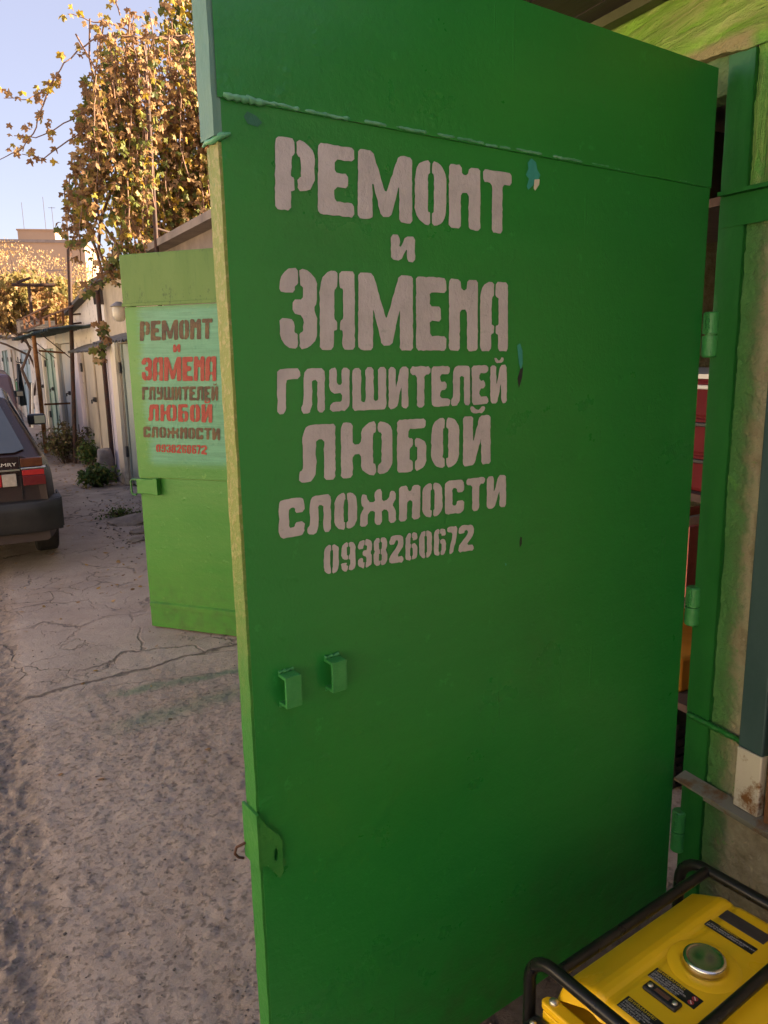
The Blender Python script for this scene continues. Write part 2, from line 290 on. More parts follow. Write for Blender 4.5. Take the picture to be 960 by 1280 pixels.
M = {}
M['gate'] = gate_paint('gate_green', (.014, .180, .026), (.019, .205, .028), (.028, .235, .040), rough=.31)
M['gate_back'] = gate_paint('gate_green_old', (.042, .22, .024), (.066, .245, .032), (.12, .25, .05), teal=(.062, .245, .145), rough=.42)
def flap_paint():
    t = NT('mildewed_green')
    col = t.mix(t.ramp(t.noise(3, 4, .6, t.map((3, 3, .7))), [(.35, 0.0), (.7, 1.0)]), (.105, .20, .038), (.13, .225, .05))
    x, y, z = t.xyz()
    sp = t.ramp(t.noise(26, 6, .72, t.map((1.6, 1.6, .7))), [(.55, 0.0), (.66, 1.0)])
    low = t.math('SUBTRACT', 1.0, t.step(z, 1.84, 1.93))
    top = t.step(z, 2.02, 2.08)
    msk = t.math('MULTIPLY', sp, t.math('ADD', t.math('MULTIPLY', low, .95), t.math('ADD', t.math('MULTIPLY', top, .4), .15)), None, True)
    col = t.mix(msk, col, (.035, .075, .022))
    st = t.ramp(t.noise(9, 5, .65, t.map((6, 6, .35))), [(.56, 0.0), (.7, 1.0)])
    col = t.mix(t.math('MULTIPLY', st, .35), col, (.06, .14, .03))
    return t.fin(col, .5, t.bump(t.noise(60, 5, .6), .3, .003), 0, .35)
M['flap'] = flap_paint()
M['edge_worn_sheen'] = pm('edge_chipped_sheen', (.22, .24, .05), (.32, .28, .09), 22, .5, .8, 70, stretch=(1, 1, .45), bd=.004)  # olive-yellow of reflected sunlight put into the base colour
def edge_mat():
    t = NT('edge_chipped_sheen')
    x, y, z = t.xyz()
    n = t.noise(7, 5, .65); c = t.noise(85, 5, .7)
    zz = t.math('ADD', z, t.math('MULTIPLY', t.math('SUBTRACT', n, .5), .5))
    col = t.mix(t.step(zz, .85, 1.45), (.026, .18, .024), (.20, .235, .05))  # yellow reflected sunlight painted on above, the strip's own green below
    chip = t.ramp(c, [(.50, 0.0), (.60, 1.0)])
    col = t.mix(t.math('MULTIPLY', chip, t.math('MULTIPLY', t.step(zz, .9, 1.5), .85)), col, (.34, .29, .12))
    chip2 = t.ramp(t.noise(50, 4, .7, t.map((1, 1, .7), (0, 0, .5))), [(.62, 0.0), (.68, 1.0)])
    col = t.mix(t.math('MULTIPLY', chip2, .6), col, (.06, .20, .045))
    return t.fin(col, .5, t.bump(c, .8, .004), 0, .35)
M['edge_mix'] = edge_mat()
M['edge_green'] = pm('edge_paint_green', (.022, .17, .022), (.045, .21, .032), 14, .45, .5, 60)
M['edge_sky_aqua'] = pm('edge_sky_sheen', (.09, .20, .15), (.125, .23, .17), 18, .5, .6, 70, stretch=(1, 1, .5))  # blue sky reflection painted in as an aqua base colour
M['weld'] = pm('weld_bead_paint', (.06, .26, .11), (.14, .36, .20), 30, .35, .6, 90)
M['frame_green'] = pm('post_green', (.012, .115, .016), (.018, .14, .022), 8, .4, .45, 45, stretch=(1, 1, .5))
M['green_hw'] = pm('hardware_green', (.030, .21, .042), (.046, .25, .06), 25, .42, .6, 80)
M['lintel_green'] = pm('lintel_green', (.055, .13, .03), (.12, .19, .06), 12, .55, .9, 40, bd=.01)
M['old_green'] = pm('old_green_steel', (.10, .26, .035), (.14, .30, .05), 12, .5, .3)
M['chip_teal'] = pm('chipped_teal', (.03, .23, .18), None, 40, .5, .2)
M['chip_white'] = pm('chipped_white', (.5, .46, .33), None, 40, .6, .2)
M['chip_black'] = pm('bare_steel', (.012, .012, .012), None, 40, .6, .3)

def letter_paint(name, base, thin, under, amt):
    t = NT(name)
    f = t.ramp(t.noise(11, 5, .65), [(.40, 0.0), (.72, 1.0)])
    col = t.mix(f, base, thin)
    w = t.ramp(t.noise(34, 5, .7, t.map((1, 1, 2.2))), [(.60, 0.0), (.74, 1.0)])
    col = t.mix(t.math('MULTIPLY', w, amt), col, under)
    h = t.math('ADD', t.noise(90, 5, .7), t.math('MULTIPLY', t.noise(30, 4, .6, t.map((2.5, 1, .8))), .8))
    return t.fin(col, .55, t.bump(h, .6, .003), 0, .3)
M['letter_grey'] = letter_paint('letter_grey', (.52, .46, .435), (.40, .355, .33), (.22, .26, .20), .5)
M['letter_brown'] = letter_paint('letter_brown', (.085, .052, .035), (.17, .105, .045), (.17, .26, .13), .55)
M['letter_red'] = letter_paint('letter_red', (.31, .045, .034), (.35, .085, .055), (.28, .21, .13), .45)

# ---- ground
def ground_mat():
    t = NT('alley_ground')
    x, y, z = t.xyz()
    n1 = t.noise(1.1, 6, .6); n2 = t.noise(9, 6, .65); n3 = t.noise(80, 6, .75)
    col = t.mix(t.ramp(n1, [(.36, 0.0), (.66, 1.0)]), (.34, .265, .215), (.42, .34, .285))
    col = t.mix(t.math('MULTIPLY', t.ramp(n2, [(.35, 0.0), (.7, 1.0)]), .65), col, (.47, .39, .335))
    # worn stony surface near, smoother concrete beyond
    far = t.step(t.math('ADD', y, t.math('MULTIPLY', n1, 1.2)), 3.7, 4.8)
    colf = t.mix(t.ramp(t.noise(2.2, 6, .6), [(.35, 0.0), (.68, 1.0)]), (.36, .29, .245), (.47, .395, .34))
    col = t.mix(far, col, colf)
    near = t.math('SUBTRACT', 1.0, t.math('MULTIPLY', far, .8))
    pits = t.ramp(t.noise(46, 5, .75), [(.56, 0.0), (.66, 1.0)])
    grit = t.noise(170, 4, .75)
    col = t.mix(t.math('MULTIPLY', t.ramp(grit, [(.56, 0.0), (.66, 1.0)]), .40), col, (.17, .13, .105))
    col = t.mix(t.math('MULTIPLY', t.ramp(grit, [(.34, 1.0), (.42, 0.0)]), .40), col, (.52, .44, .38))
    col = t.mix(t.math('MULTIPLY', t.math('MULTIPLY', pits, .5), near), col, (.15, .118, .10))
    stones = t.vor(75, 'F1', None, 'Color')
    sb = t.math('MULTIPLY', t.ramp(t.xyz(stones)[0], [(.72, 0.0), (.8, 1.0)]), near)
    col = t.mix(t.math('MULTIPLY', sb, .22), col, (.38, .30, .25))
    sd = t.math('MULTIPLY', t.ramp(t.xyz(stones)[1], [(.80, 0.0), (.86, 1.0)]), near)
    col = t.mix(t.math('MULTIPLY', sd, .30), col, (.10, .078, .066))
    soil = t.math('MULTIPLY', t.step(t.math('ADD', x, t.math('MULTIPLY', n2, .2)), .62, .85), t.math('SUBTRACT', 1.0, t.step(y, 1.36, 1.5)))
    col = t.mix(t.math('MULTIPLY', soil, .8), col, (.055, .040, .032))
    # cracks
    wv = t.n.new('ShaderNodeVectorMath'); wv.operation = 'ADD'; t.lk(t.co, wv.inputs[0])
    nc = t.n.new('ShaderNodeTexNoise'); nc.inputs['Scale'].default_value = 3.2; nc.inputs['Detail'].default_value = 5; t.lk(t.co, nc.inputs['Vector'])
    sc = t.n.new('ShaderNodeVectorMath'); sc.operation = 'SCALE'; sc.inputs['Scale'].default_value = .42; t.lk(nc.outputs['Color'], sc.inputs[0]); t.lk(sc.outputs[0], wv.inputs[1])
    c1 = t.math('SUBTRACT', 1.0, t.step(t.vor(1.25, 'DISTANCE_TO_EDGE', wv.outputs[0]), .004, .02))
    c2 = t.math('SUBTRACT', 1.0, t.step(t.vor(4.2, 'DISTANCE_TO_EDGE', wv.outputs[0]), .004, .028))
    cm = t.ramp(t.noise(1.4, 3), [(.42, 0.0), (.62, 1.0)])
    ck = t.math('MAXIMUM', t.math('MULTIPLY', c1, cm), t.math('MULTIPLY', t.math('MULTIPLY', c2, t.ramp(t.noise(1.9, 3, .6, t.map((1, 1, 1), (0, 0, 1))), [(.47, 0.0), (.6, 1.0)])), .7))
    ck = t.math('MULTIPLY', ck, t.step(y, 3.2, 4.2))
    # construction joint between the two pours
    jl = t.math('SUBTRACT', y, t.math('ADD', 3.76, t.math('ADD', t.math('MULTIPLY', x, .17), t.math('MULTIPLY', t.math('SUBTRACT', t.noise(6, 4), .5), .14))))
    jn = t.math('MULTIPLY', t.math('SUBTRACT', 1.0, t.step(t.math('ABSOLUTE', jl), .004, .02)), t.band(x, .02, 1.7, .05))
    ck = t.math('MAXIMUM', ck, jn)
    col = t.mix(t.math('MULTIPLY', ck, .68), col, (.06, .048, .04))
    # green overspray left on the concrete
    w = t.math('MULTIPLY', t.math('SUBTRACT', t.noise(7, 5), .5), .12)
    a1 = t.math('ADD', t.math('SUBTRACT', y, t.math('ADD', 3.62, t.math('MULTIPLY', x, -.02))), w)
    g1 = t.math('MULTIPLY', t.band(a1, -.035, .035, .03), t.band(x, .40, 1.3, .08))
    a2 = t.math('ADD', t.math('SUBTRACT', y, t.math('ADD', 3.20, t.math('MULTIPLY', x, .17))), w)
    g2 = t.math('MULTIPLY', t.band(a2, -.07, .06, .06), t.band(x, .36, 1.3, .14))
    gp = t.math('MULTIPLY', t.math('ADD', g1, t.math('MULTIPLY', g2, .75), None, True), t.ramp(n2, [(.2, .25), (.6, 1.0)]))
    col = t.mix(t.math('MULTIPLY', gp, .62), col, (.075, .185, .105))
    # oil and damp stains further up the lane
    st = t.math('MULTIPLY', t.ramp(t.noise(1.0, 4, .6, t.map((1, .55, 1))), [(.52, 0.0), (.66, 1.0)]), t.step(y, 4.6, 6.5))
    col = t.mix(t.math('MULTIPLY', st, .5), col, (.11, .095, .088))
    # dusty lane left of the concrete apron
    dl = t.math('SUBTRACT', 1.0, t.step(t.math('ADD', x, t.math('MULTIPLY', t.math('SUBTRACT', t.noise(5, 4), .5), .16)), -.02, .07))
    col = t.mix(t.math('MULTIPLY', dl, .55), col, t.mix(t.ramp(t.noise(40, 5, .7), [(.4, 0.0), (.65, 1.0)]), (.17, .13, .10), (.33, .26, .20)))
    h = t.math('ADD', t.math('MULTIPLY', n3, .55), t.math('MULTIPLY', n2, .9))
    h = t.math('SUBTRACT', h, t.math('MULTIPLY', ck, 1.3))
    h = t.math('SUBTRACT', h, t.math('MULTIPLY', t.math('MULTIPLY', pits, .5), near))
    h = t.math('ADD', h, t.math('MULTIPLY', t.math('ADD', sb, sd), .25))
    nm = t.bump(h, .8, .012)
    return t.fin(col, .9, nm, 0, .2)
M['ground'] = ground_mat()

def wall_mat():
    t = NT('rough_concrete_overspray')
    x, y, z = t.xyz()
    n2 = t.noise(12, 6, .65); n3 = t.noise(60, 5, .7)
    col = t.mix(t.ramp(n2, [(.35, 0.0), (.68, 1.0)]), (.27, .215, .125), (.50, .42, .28))
    sp = t.ramp(t.vor(55, 'F1', None, 'Distance'), [(.10, 1.0), (.2, 0.0)])
    col = t.mix(t.math('MULTIPLY', t.math('MULTIPLY', sp, t.ramp(n3, [(.55, 0.0), (.62, 1.0)])), .8), col, (.52, .47, .36))
    yy = t.math('ADD', y, t.math('MULTIPLY', t.math('SUBTRACT', n2, .5), .12))
    dk = t.band(yy, 1.225, 1.262, .02)
    col = t.mix(t.math('MULTIPLY', dk, .55), col, (.06, .07, .035))
    gm = t.math('MULTIPLY', t.step(yy, 1.195, 1.275), t.math('SUBTRACT', 1.0, t.step(y, 1.40, 1.46)))
    col = t.mix(t.math('MULTIPLY', gm, .9), col, (.04, .19, .035))
    gsp = t.ramp(t.noise(28, 4, .7), [(.62, 0.0), (.68, 1.0)])
    col = t.mix(t.math('MULTIPLY', t.math('MULTIPLY', gsp, t.step(y, .95, 1.25)), .6), col, (.10, .28, .05))
    # brushed light green paint above the cross rail
    wave = t.map((1, 1, 1))
    arch = t.math('ADD', z, t.math('MULTIPLY', t.math('POWER', t.math('ABSOLUTE', t.math('SUBTRACT', y, 1.12)), 1.5), .16))
    cx = t.n.new('ShaderNodeCombineXYZ'); t.setv(cx.inputs[0], t.math('MULTIPLY', y, 2.2)); t.setv(cx.inputs[2], t.math('MULTIPLY', arch, 17))
    br = t.ramp(t.noise(1.6, 7, .62, cx.outputs[0], 1.3), [(.38, 0.0), (.62, 1.0)])
    cv = t.n.new('ShaderNodeCombineXYZ'); t.setv(cv.inputs[0], t.math('MULTIPLY', y, 20)); t.setv(cv.inputs[2], t.math('MULTIPLY', z, 2.4))
    bv = t.ramp(t.noise(1.6, 7, .62, cv.outputs[0], 1.0), [(.38, 0.0), (.62, 1.0)])
    up = t.step(z, 2.16, 2.24)
    bm_ = t.mix(up, bv, br)
    vv = t.step(t.noise(5, 4, .6), .38, .62)
    lowc = t.mix(bm_, (.075, .36, .05), (.32, .46, .12))
    hic = t.mix(bm_, (.24, .46, .055), t.mix(vv, (.32, .50, .10), (.46, .48, .18)))
    gpaint = t.mix(up, lowc, hic)
    tan = t.ramp(t.noise(14, 5, .65), [(.60, 0.0), (.70, 1.0)])
    gpaint = t.mix(t.math('MULTIPLY', tan, .3), gpaint, (.47, .39, .22))
    lip = t.math('MULTIPLY', t.band(t.math('ADD', z, t.math('MULTIPLY', t.math('SUBTRACT', n2, .5), .03)), 2.19, 2.226, .010), t.step(y, 1.27, 1.31))
    gpaint = t.mix(t.math('MULTIPLY', lip, .85), gpaint, (.42, .33, .18))
    zz = t.math('ADD', z, t.math('MULTIPLY', t.math('SUBTRACT', n2, .5), .08))
    col = t.mix(t.math('MULTIPLY', t.step(zz, 1.86, 1.89), t.math('SUBTRACT', 1.0, t.step(x, 1.66, 1.68))), col, gpaint)
    # damp dirt at the foot
    ft = t.math('MULTIPLY', t.math('SUBTRACT', 1.0, t.step(zz, .1, .42)), t.ramp(t.noise(9, 5, .6), [(.3, .3), (.62, 1.0)]))
    col = t.mix(t.math('MULTIPLY', ft, .55), col, (.10, .085, .06))
    h = t.math('ADD', t.math('MULTIPLY', n2, .8), t.math('ADD', t.math('MULTIPLY', n3, .6), t.math('MULTIPLY', bm_, t.math('MULTIPLY', t.step(z, 1.86, 1.9), .7))))
    return t.fin(col, .8, t.bump(h, 1.0, .014), 0, .25)
M['pier'] = wall_mat()
M['pipe_teal'] = pm('teal_steel', (.030, .060, .060), (.045, .08, .078), 9, .5, .3, 40, stretch=(1, 1, .4))
def rusty(name, base, rust, scale=12, lo=.45, hi=.6):
    t = NT(name)
    f = t.ramp(t.noise(scale, 6, .68), [(lo, 0.0), (hi, 1.0)])
    col = t.mix(f, base, t.mix(t.noise(scale * 3, 4), rust, tuple(c * .45 for c in rust)))
    return t.fin(col, .75, t.bump(t.noise(70, 5, .7), .5, .004), 0, .3)
M['white_rust'] = rusty('white_paint_rusting', (.52, .46, .36), (.26, .11, .03), 14, .52, .64)
M['rust'] = rusty('rust', (.16, .07, .03), (.24, .10, .035), 20)
M['rust_dark'] = rusty('dark_rust', (.055, .035, .028), (.12, .05, .03), 16)
M['rust_orange'] = rusty('orange_rust', (.33, .15, .05), (.26, .10, .03), 9)
M['ledge'] = rusty('ledge_steel', (.20, .185, .145), (.24, .13, .06), 16, .5, .66)
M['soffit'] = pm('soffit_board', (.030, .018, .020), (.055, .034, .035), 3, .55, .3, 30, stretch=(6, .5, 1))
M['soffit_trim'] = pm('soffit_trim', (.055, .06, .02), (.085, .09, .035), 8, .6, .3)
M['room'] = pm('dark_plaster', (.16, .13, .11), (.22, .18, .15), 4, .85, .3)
M['shelf_wood'] = pm('shelf_board', (.07, .04, .03), (.10, .06, .045), 5, .85, .2, stretch=(1, 6, 6))
M['red'] = pm('red_enamel', (.12, .006, .009), (.15, .01, .013), 8, .65, .05, spec=.2)
M['black'] = pm('black_plastic', (.010, .010, .011), (.018, .018, .019), 20, .45, .2)
M['orange'] = pm('orange_plastic', (.62, .25, .03), None, 8, .45, .1)
M['paper'] = pm('paper', (.62, .52, .44), (.72, .62, .55), 30, .8, .1)
M['paper_red'] = pm('paper_cover', (.48, .12, .09), None, 30, .6, .1)
M['white_pl'] = pm('white_plastic', (.68, .64, .56), None, 10, .5, .1)
# ------------------------------------------------------------------ ground
def fade(a, lo, hi):
    t = min(1, max(0, (a - lo) / (hi - lo))); return t * t * (3 - 2 * t)
def ground_z(x, y):
    near = 1 - fade(math.hypot(x - .4, y - 2.5), 6, 16)
    if near <= 0: return 0.0
    rough = 1 - fade(y, 3.5, 4.4)
    left = 1 - fade(x, -.06, .08)
    a = .0045 * near
    z = a * noise.noise((x * 3, y * 3, 0)) * 1.4
    k = .0038 * rough + .0085 * left + .0009
    z += near * k * (noise.noise((x * 14, y * 14, 3)) + .8 * noise.noise((x * 34, y * 34, 7)) + .9 * noise.noise((x * 72, y * 72, 1)))
    z -= near * .012 * left
    return min(z, .006) - .006
def axis(pts):
    out = []
    for a, b, n in pts:
        out += [a + (b - a) * i / n for i in range(n)]
    return out + [pts[-1][1]]
gx = axis([(-400, -40, 6), (-40, -4, 12), (-4, -.5, 50), (-.5, 1.7, 150), (1.7, 4, 16), (4, 40, 10), (40, 400, 6)])
gy = axis([(-300, -10, 6), (-10, .9, 20), (.9, 5, 270), (5, 9, 90), (9, 40, 50), (40, 700, 10)])
mb = MB()
mb.v = [(x, y, ground_z(x, y)) for y in gy for x in gx]
nx = len(gx)
for j in range(len(gy) - 1):
    for i in range(nx - 1):
        mb.f.append((j * nx + i, j * nx + i + 1, (j + 1) * nx + i + 1, (j + 1) * nx + i)); mb.m.append(0); mb.s.append(True)
tag(mb.build('alley_ground', M['ground'], fixn=False), 'cracked dusty concrete lane between the garages', kind='structure')

# loose grit
rng = random.Random(5)
mb = MB()
def pebble(mb, x, y, z, r, rng, mi=0):
    vs = []
    for (a, b, c) in ((1, 0, 0), (-1, 0, 0), (0, 1, 0), (0, -1, 0), (0, 0, 1), (0, 0, -1), (.6, .6, .5), (-.6, .6, .5), (-.6, -.6, .5), (.6, -.6, .5)):
        k = r * rng.uniform(.7, 1.25); vs.append((x + a * k, y + b * k, z + c * k * .6))
    fs = [(4, 6, 7), (4, 7, 8), (4, 8, 9), (4, 9, 6), (6, 0, 2), (6, 2, 7), (7, 2, 1), (7, 1, 8), (8, 1, 3), (8, 3, 9), (9, 3, 0), (9, 0, 6), (5, 2, 0), (5, 1, 2), (5, 3, 1), (5, 0, 3)]
    mb.add(vs, fs, mi)
for i in range(4200):
    x = rng.uniform(-.5, 1.3); y = .95 + 5 * rng.random() ** 1.5
    if x > .05 and rng.random() < .35: continue
    r = rng.choice((.0018, .0025, .003, .004)) * rng.uniform(.7, 1.4) * (1.35 if x < .05 else 1)
    pebble(mb, x, y, ground_z(x, y) + r * .25, r, rng, rng.choice((0, 0, 1)))
for i in range(500):
    x = rng.uniform(.85, 1.5); y = rng.gauss(7.4, .8)
    pebble(mb, x, y, .002, rng.uniform(.004, .012), rng, rng.choice((0, 1)))
gm1 = pm('grit_brown', (.26, .20, .165), (.40, .33, .28), 40, .9, 0)
gm2 = pm('grit_dark', (.075, .062, .058), (.12, .10, .09), 40, .9, 0)
tag(mb.build('loose_grit', [gm1, gm2]), 'loose grit and small stones scattered over the lane', 'grit', kind='stuff')

# broken concrete lumps by the foot of the far gate leaf
lumpm = pm('broken_concrete', (.17, .14, .12), (.27, .235, .21), 9, .9, .6, 50)
def lump(x, y, sx, sy, sz, seed, lab):
    bm = bmesh.new(); bmesh.ops.create_icosphere(bm, subdivisions=3, radius=1)
    for v in bm.verts:
        n = noise.noise(v.co * 1.3 + Vector((seed * 7.1, 0, 0))) * .35 + noise.noise(v.co * 3.5 + Vector((seed, 3, 0))) * .14
        v.co = Vector((v.co.x * sx, v.co.y * sy, max(-.2, v.co.z) * sz)) * (1 + n)
    me = bpy.data.meshes.new('concrete_lump'); bm.to_mesh(me); bm.free(); me.materials.append(lumpm)
    o = bpy.data.objects.new('concrete_lump', me); COL.objects.link(o); o.location = (x, y, .0); o.rotation_euler = (0, 0, seed)
    tag(o, lab, 'rubble', 'broken concrete lumps')
lump(1.22, 7.5, .16, .34, .07, 1, 'largest flat concrete lump lying behind the open gate leaf with the red lettering')
lump(1.06, 6.75, .055, .09, .03, 2, 'small pale concrete lump in front of the flat lump')
lump(1.12, 7.05, .07, .06, .035, 3, 'middle-sized grey concrete lump against the flat lump')

# ------------------------------------------------------------------ stencil letters
G = {}
G['Р'] = [[(0, 0), (0, 1), (.48, 1), (.48, .78), (.40, .74), (.40, .47), (.48, .46), (.48, .28), (.40, .28), (.40, 0)],
          [(.54, 1), (.80, .96), (1, .85), (1, .42), (.85, .30), (.56, .28), (.56, .46), (.64, .47), (.64, .74), (.54, .78)]]
G['Е'] = [[(0, 0), (0, 1), (1, 1), (1, .80), (.45, .80), (.45, .61), (.82, .61), (.82, .41), (.45, .41), (.45, .20), (1, .20), (1, 0)]]
G['М'] = [[(0, 0), (0, 1), (.26, 1), (.50, .40), (.74, 1), (1, 1), (1, 0), (.75, 0), (.75, .56), (.60, .06), (.42, .06), (.26, .56), (.26, 0)]]
G['О'] = [[(.47, 1), (.25, .98), (.08, .9), (0, .78), (0, .22), (.08, .1), (.25, .02), (.47, 0), (.47, .20), (.41, .21), (.41, .79), (.47, .80)],
          [(.54, 1), (.77, .98), (.92, .9), (1, .78), (1, .22), (.92, .1), (.77, .02), (.54, 0), (.54, .20), (.60, .21), (.60, .79), (.54, .80)]]
G['0'] = G['О']
G['Н'] = [[(0, 0), (0, 1), (.38, 1), (.42, .85), (.60, .85), (.64, 1), (1, 1), (1, 0), (.62, 0), (.62, .58), (.37, .58), (.37, 0)]]
G['Т'] = [[(0, 1), (1, 1), (1, .80), (.68, .80), (.67, 0), (.30, 0), (.31, .80), (0, .80)]]
G['И'] = [[(0, 0), (0, 1), (.36, 1), (.36, .46), (.60, 1), (1, 1), (1, 0), (.66, 0), (.66, .56), (.40, 0)]]
G['Й'] = G['И'] + [[(.24, 1.18), (.36, 1.20), (.46, 1.12), (.60, 1.12), (.70, 1.20), (.82, 1.18), (.74, 1.05), (.32, 1.05)]]
G['З'] = [[(.54, 1), (.80, .97), (1, .86), (1, .60), (.90, .51), (1, .42), (1, .13), (.80, .02), (.54, 0), (.54, .20), (.64, .22), (.64, .42), (.36, .45), (.36, .61), (.60, .62), (.64, .66), (.64, .78), (.54, .80)],
          [(.49, 1), (.49, .80), (.41, .79), (.41, .70), (0, .70), (.03, .86), (.20, .97)],
          [(.49, 0), (.49, .20), (.41, .21), (.38, .38), (.03, .38), (.03, .15), (.20, .03)]]
G['3'] = G['З']
G['А'] = [[(0, 0), (0, .80), (.10, .93), (.25, .99), (.49, 1), (.49, .79), (.41, .77), (.41, .38), (.49, .37), (.49, .25), (.40, .25), (.38, 0)],
          [(.55, 1), (1, 1), (1, 0), (.64, 0), (.64, .25), (.56, .25), (.56, .37), (.66, .38), (.66, .78), (.55, .79)]]
G['Г'] = [[(0, 0), (0, 1), (1, 1), (1, .78), (.42, .76), (.40, .68), (.36, 0)]]
G['Л'] = [[(0, 0), (0, .17), (.10, .22), (.10, .82), (.16, .94), (.30, 1), (1, 1), (1, 0), (.68, 0), (.68, .74), (.46, .74), (.46, .16), (.38, .04), (.28, 0)]]
G['У'] = [[(0, 1), (.38, 1), (.38, .62), (.62, .62), (.62, 1), (1, 1), (1, .15), (.85, .02), (.05, 0), (.05, .22), (.56, .22), (.62, .27), (.62, .42), (.15, .42), (0, .55)]]
G['Ш'] = [[(0, 0), (0, 1), (.25, 1), (.25, .20), (.38, .20), (.38, 1), (.62, 1), (.62, .20), (.75, .20), (.75, 1), (1, 1), (1, 0)]]
G['Ю'] = [[(0, 0), (0, 1), (.22, 1), (.22, .60), (.38, .60), (.38, .85), (.50, .98), (.67, 1), (.67, .80), (.61, .78), (.61, .22), (.67, .20), (.67, 0), (.50, .02), (.38, .15), (.38, .42), (.22, .42), (.22, 0)],
          [(.71, 1), (.87, .98), (1, .86), (1, .14), (.87, .02), (.71, 0), (.71, .20), (.78, .22), (.78, .78), (.71, .80)]]
G['Б'] = [[(0, 0), (0, 1), (.98, 1), (.98, .82), (.38, .82), (.38, .64), (.54, .64), (.54, .49), (.42, .46), (.42, .22), (.54, .20), (.54, 0)],
          [(.60, .64), (.84, .62), (1, .52), (1, .13), (.84, .02), (.60, 0), (.60, .20), (.68, .22), (.68, .46), (.60, .49)]]
G['С'] = [[(.85, 0), (.15, 0), (.03, .06), (0, .16), (0, .84), (.03, .94), (.15, 1), (.85, 1), (.97, .94), (1, .84), (1, .62), (.62, .62), (.62, .76), (.38, .76), (.38, .24), (.62, .24), (.62, .38), (1, .38), (1, .16), (.97, .06)]]
G['Ж'] = [[(0, 0), (.02, .40), (.12, .52), (.02, .62), (.02, .86), (.16, .92), (.22, .68), (.40, .62), (.40, .98), (.60, .98), (.60, .62), (.78, .68), (.84, .92), (.98, .86), (.98, .62), (.88, .52), (.98, .40), (1, 0), (.80, 0), (.78, .38), (.60, .43), (.60, 0), (.40, 0), (.40, .43), (.22, .38), (.20, 0)]]
G['9'] = [[(.47, 1), (.15, .97), (0, .85), (0, .53), (.15, .41), (.47, .39), (.47, .54), (.39, .57), (.39, .82), (.47, .84)],
          [(0, .29), (.38, .29), (.38, .20), (.47, .18), (.47, 0), (.15, .02), (0, .15)],
          [(.54, 1), (.85, .97), (1, .85), (1, .15), (.85, .02), (.54, 0), (.54, .18), (.62, .20), (.62, .39), (.54, .39), (.54, .54), (.62, .57), (.62, .82), (.54, .84)]]
G['6'] = [[(1 - x, 1 - y) for x, y in p] for p in G['9']]
_h8 = [(.47, 1), (.15, .97), (.02, .85), (.02, .62), (.12, .5), (0, .4), (0, .13), (.15, .02), (.47, 0), (.47, .17), (.39, .19), (.39, .40), (.47, .42), (.47, .58), (.40, .60), (.40, .81), (.47, .83)]
G['8'] = [_h8, [(1 - x, y) for x, y in _h8]]
G['2'] = [[(0, .68), (0, .85), (.15, .98), (.85, .98), (1, .85), (1, .60), (.50, .22), (1, .22), (1, 0), (0, 0), (0, .24), (.62, .64), (.62, .80), (.40, .80), (.38, .68)]]
G['7'] = [[(0, 1), (1, 1), (1, .78), (.54, 0), (.14, 0), (.60, .80), (0, .80)]]

def lettering(quads, y, wav, jit, parent, mat, name='lettering', seed=0):
    mb = MB()
    rg = random.Random(seed)
    for ch, bl, br_, tr, tl in quads:
        for poly in G[ch]:
            P = []
            for u, v in poly:
                s = (bl[0] * (1 - u) + br_[0] * u) * (1 - v) + (tl[0] * (1 - u) + tr[0] * u) * v
                z = (bl[1] * (1 - u) + br_[1] * u) * (1 - v) + (tl[1] * (1 - u) + tr[1] * u) * v
                P.append(Vector((s, z)))
            D = []
            n = len(P)
            for i in range(n):                       # round corners a little, then roughen the painted edge
                a, b, c = P[i - 1], P[i], P[(i + 1) % n]
                r = min(.0045, .3 * (a - b).length, .3 * (c - b).length)
                D.append(b + (a - b).normalized() * r); D.append(b + (c - b).normalized() * r)
            E = []
            for i in range(len(D)):
                a, b = D[i], D[(i + 1) % len(D)]
                k = max(1, int((b - a).length / .006))
                for q in range(k):
                    p = a.lerp(b, q / k)
                    E.append(p + Vector((noise.noise((p.x * 160, p.y * 160, seed)) + .6 * rg.uniform(-1, 1), noise.noise((p.x * 160, p.y * 160, seed + 9)) + .6 * rg.uniform(-1, 1))) * jit)
            tri = tessellate_polygon([[Vector((p.x, p.y, 0)) for p in E]])
            mb.add([(p.x, y + wav(p.x, p.y), p.y) for p in E], tri)
    o = mb.build(name, mat, parent)
    return o

# ------------------------------------------------------------------ gate leaves
def wav_front(s, z):
    e = min(1, min(s, 1.235 - s) / .08) if 0 < s < 1.235 else 0
    return e * (.0019 * noise.noise((s * 2.6, z * 2.1, 4.2)) + .0007 * noise.noise((s * 6, z * 5, 1.5)))
GATE_W = 1.235
g = thing('gate_leaf', 'wide open dark green steel gate leaf with big grey stencilled words, nearest the camera', 'gate', (1.57, 1.363, 0), math.atan2(-.152, -.988))
mb = MB()
mb.grid(70, 110, lambda u, v: (u * GATE_W, wav_front(u * GATE_W, .03 + v * 1.885), .03 + v * 1.885))
mb.box(0, GATE_W, -.006, -.0035, .03, 1.915)
for q0, q1 in (((0, .03), (0, 1.915)), ((GATE_W, .03), (GATE_W, 1.915)), ((0, .03), (GATE_W, .03))):
    mb.add([(q0[0], 0, q0[1]), (q1[0], 0, q1[1]), (q1[0], -.0036, q1[1]), (q0[0], -.0036, q0[1])], [(0, 1, 2, 3)])
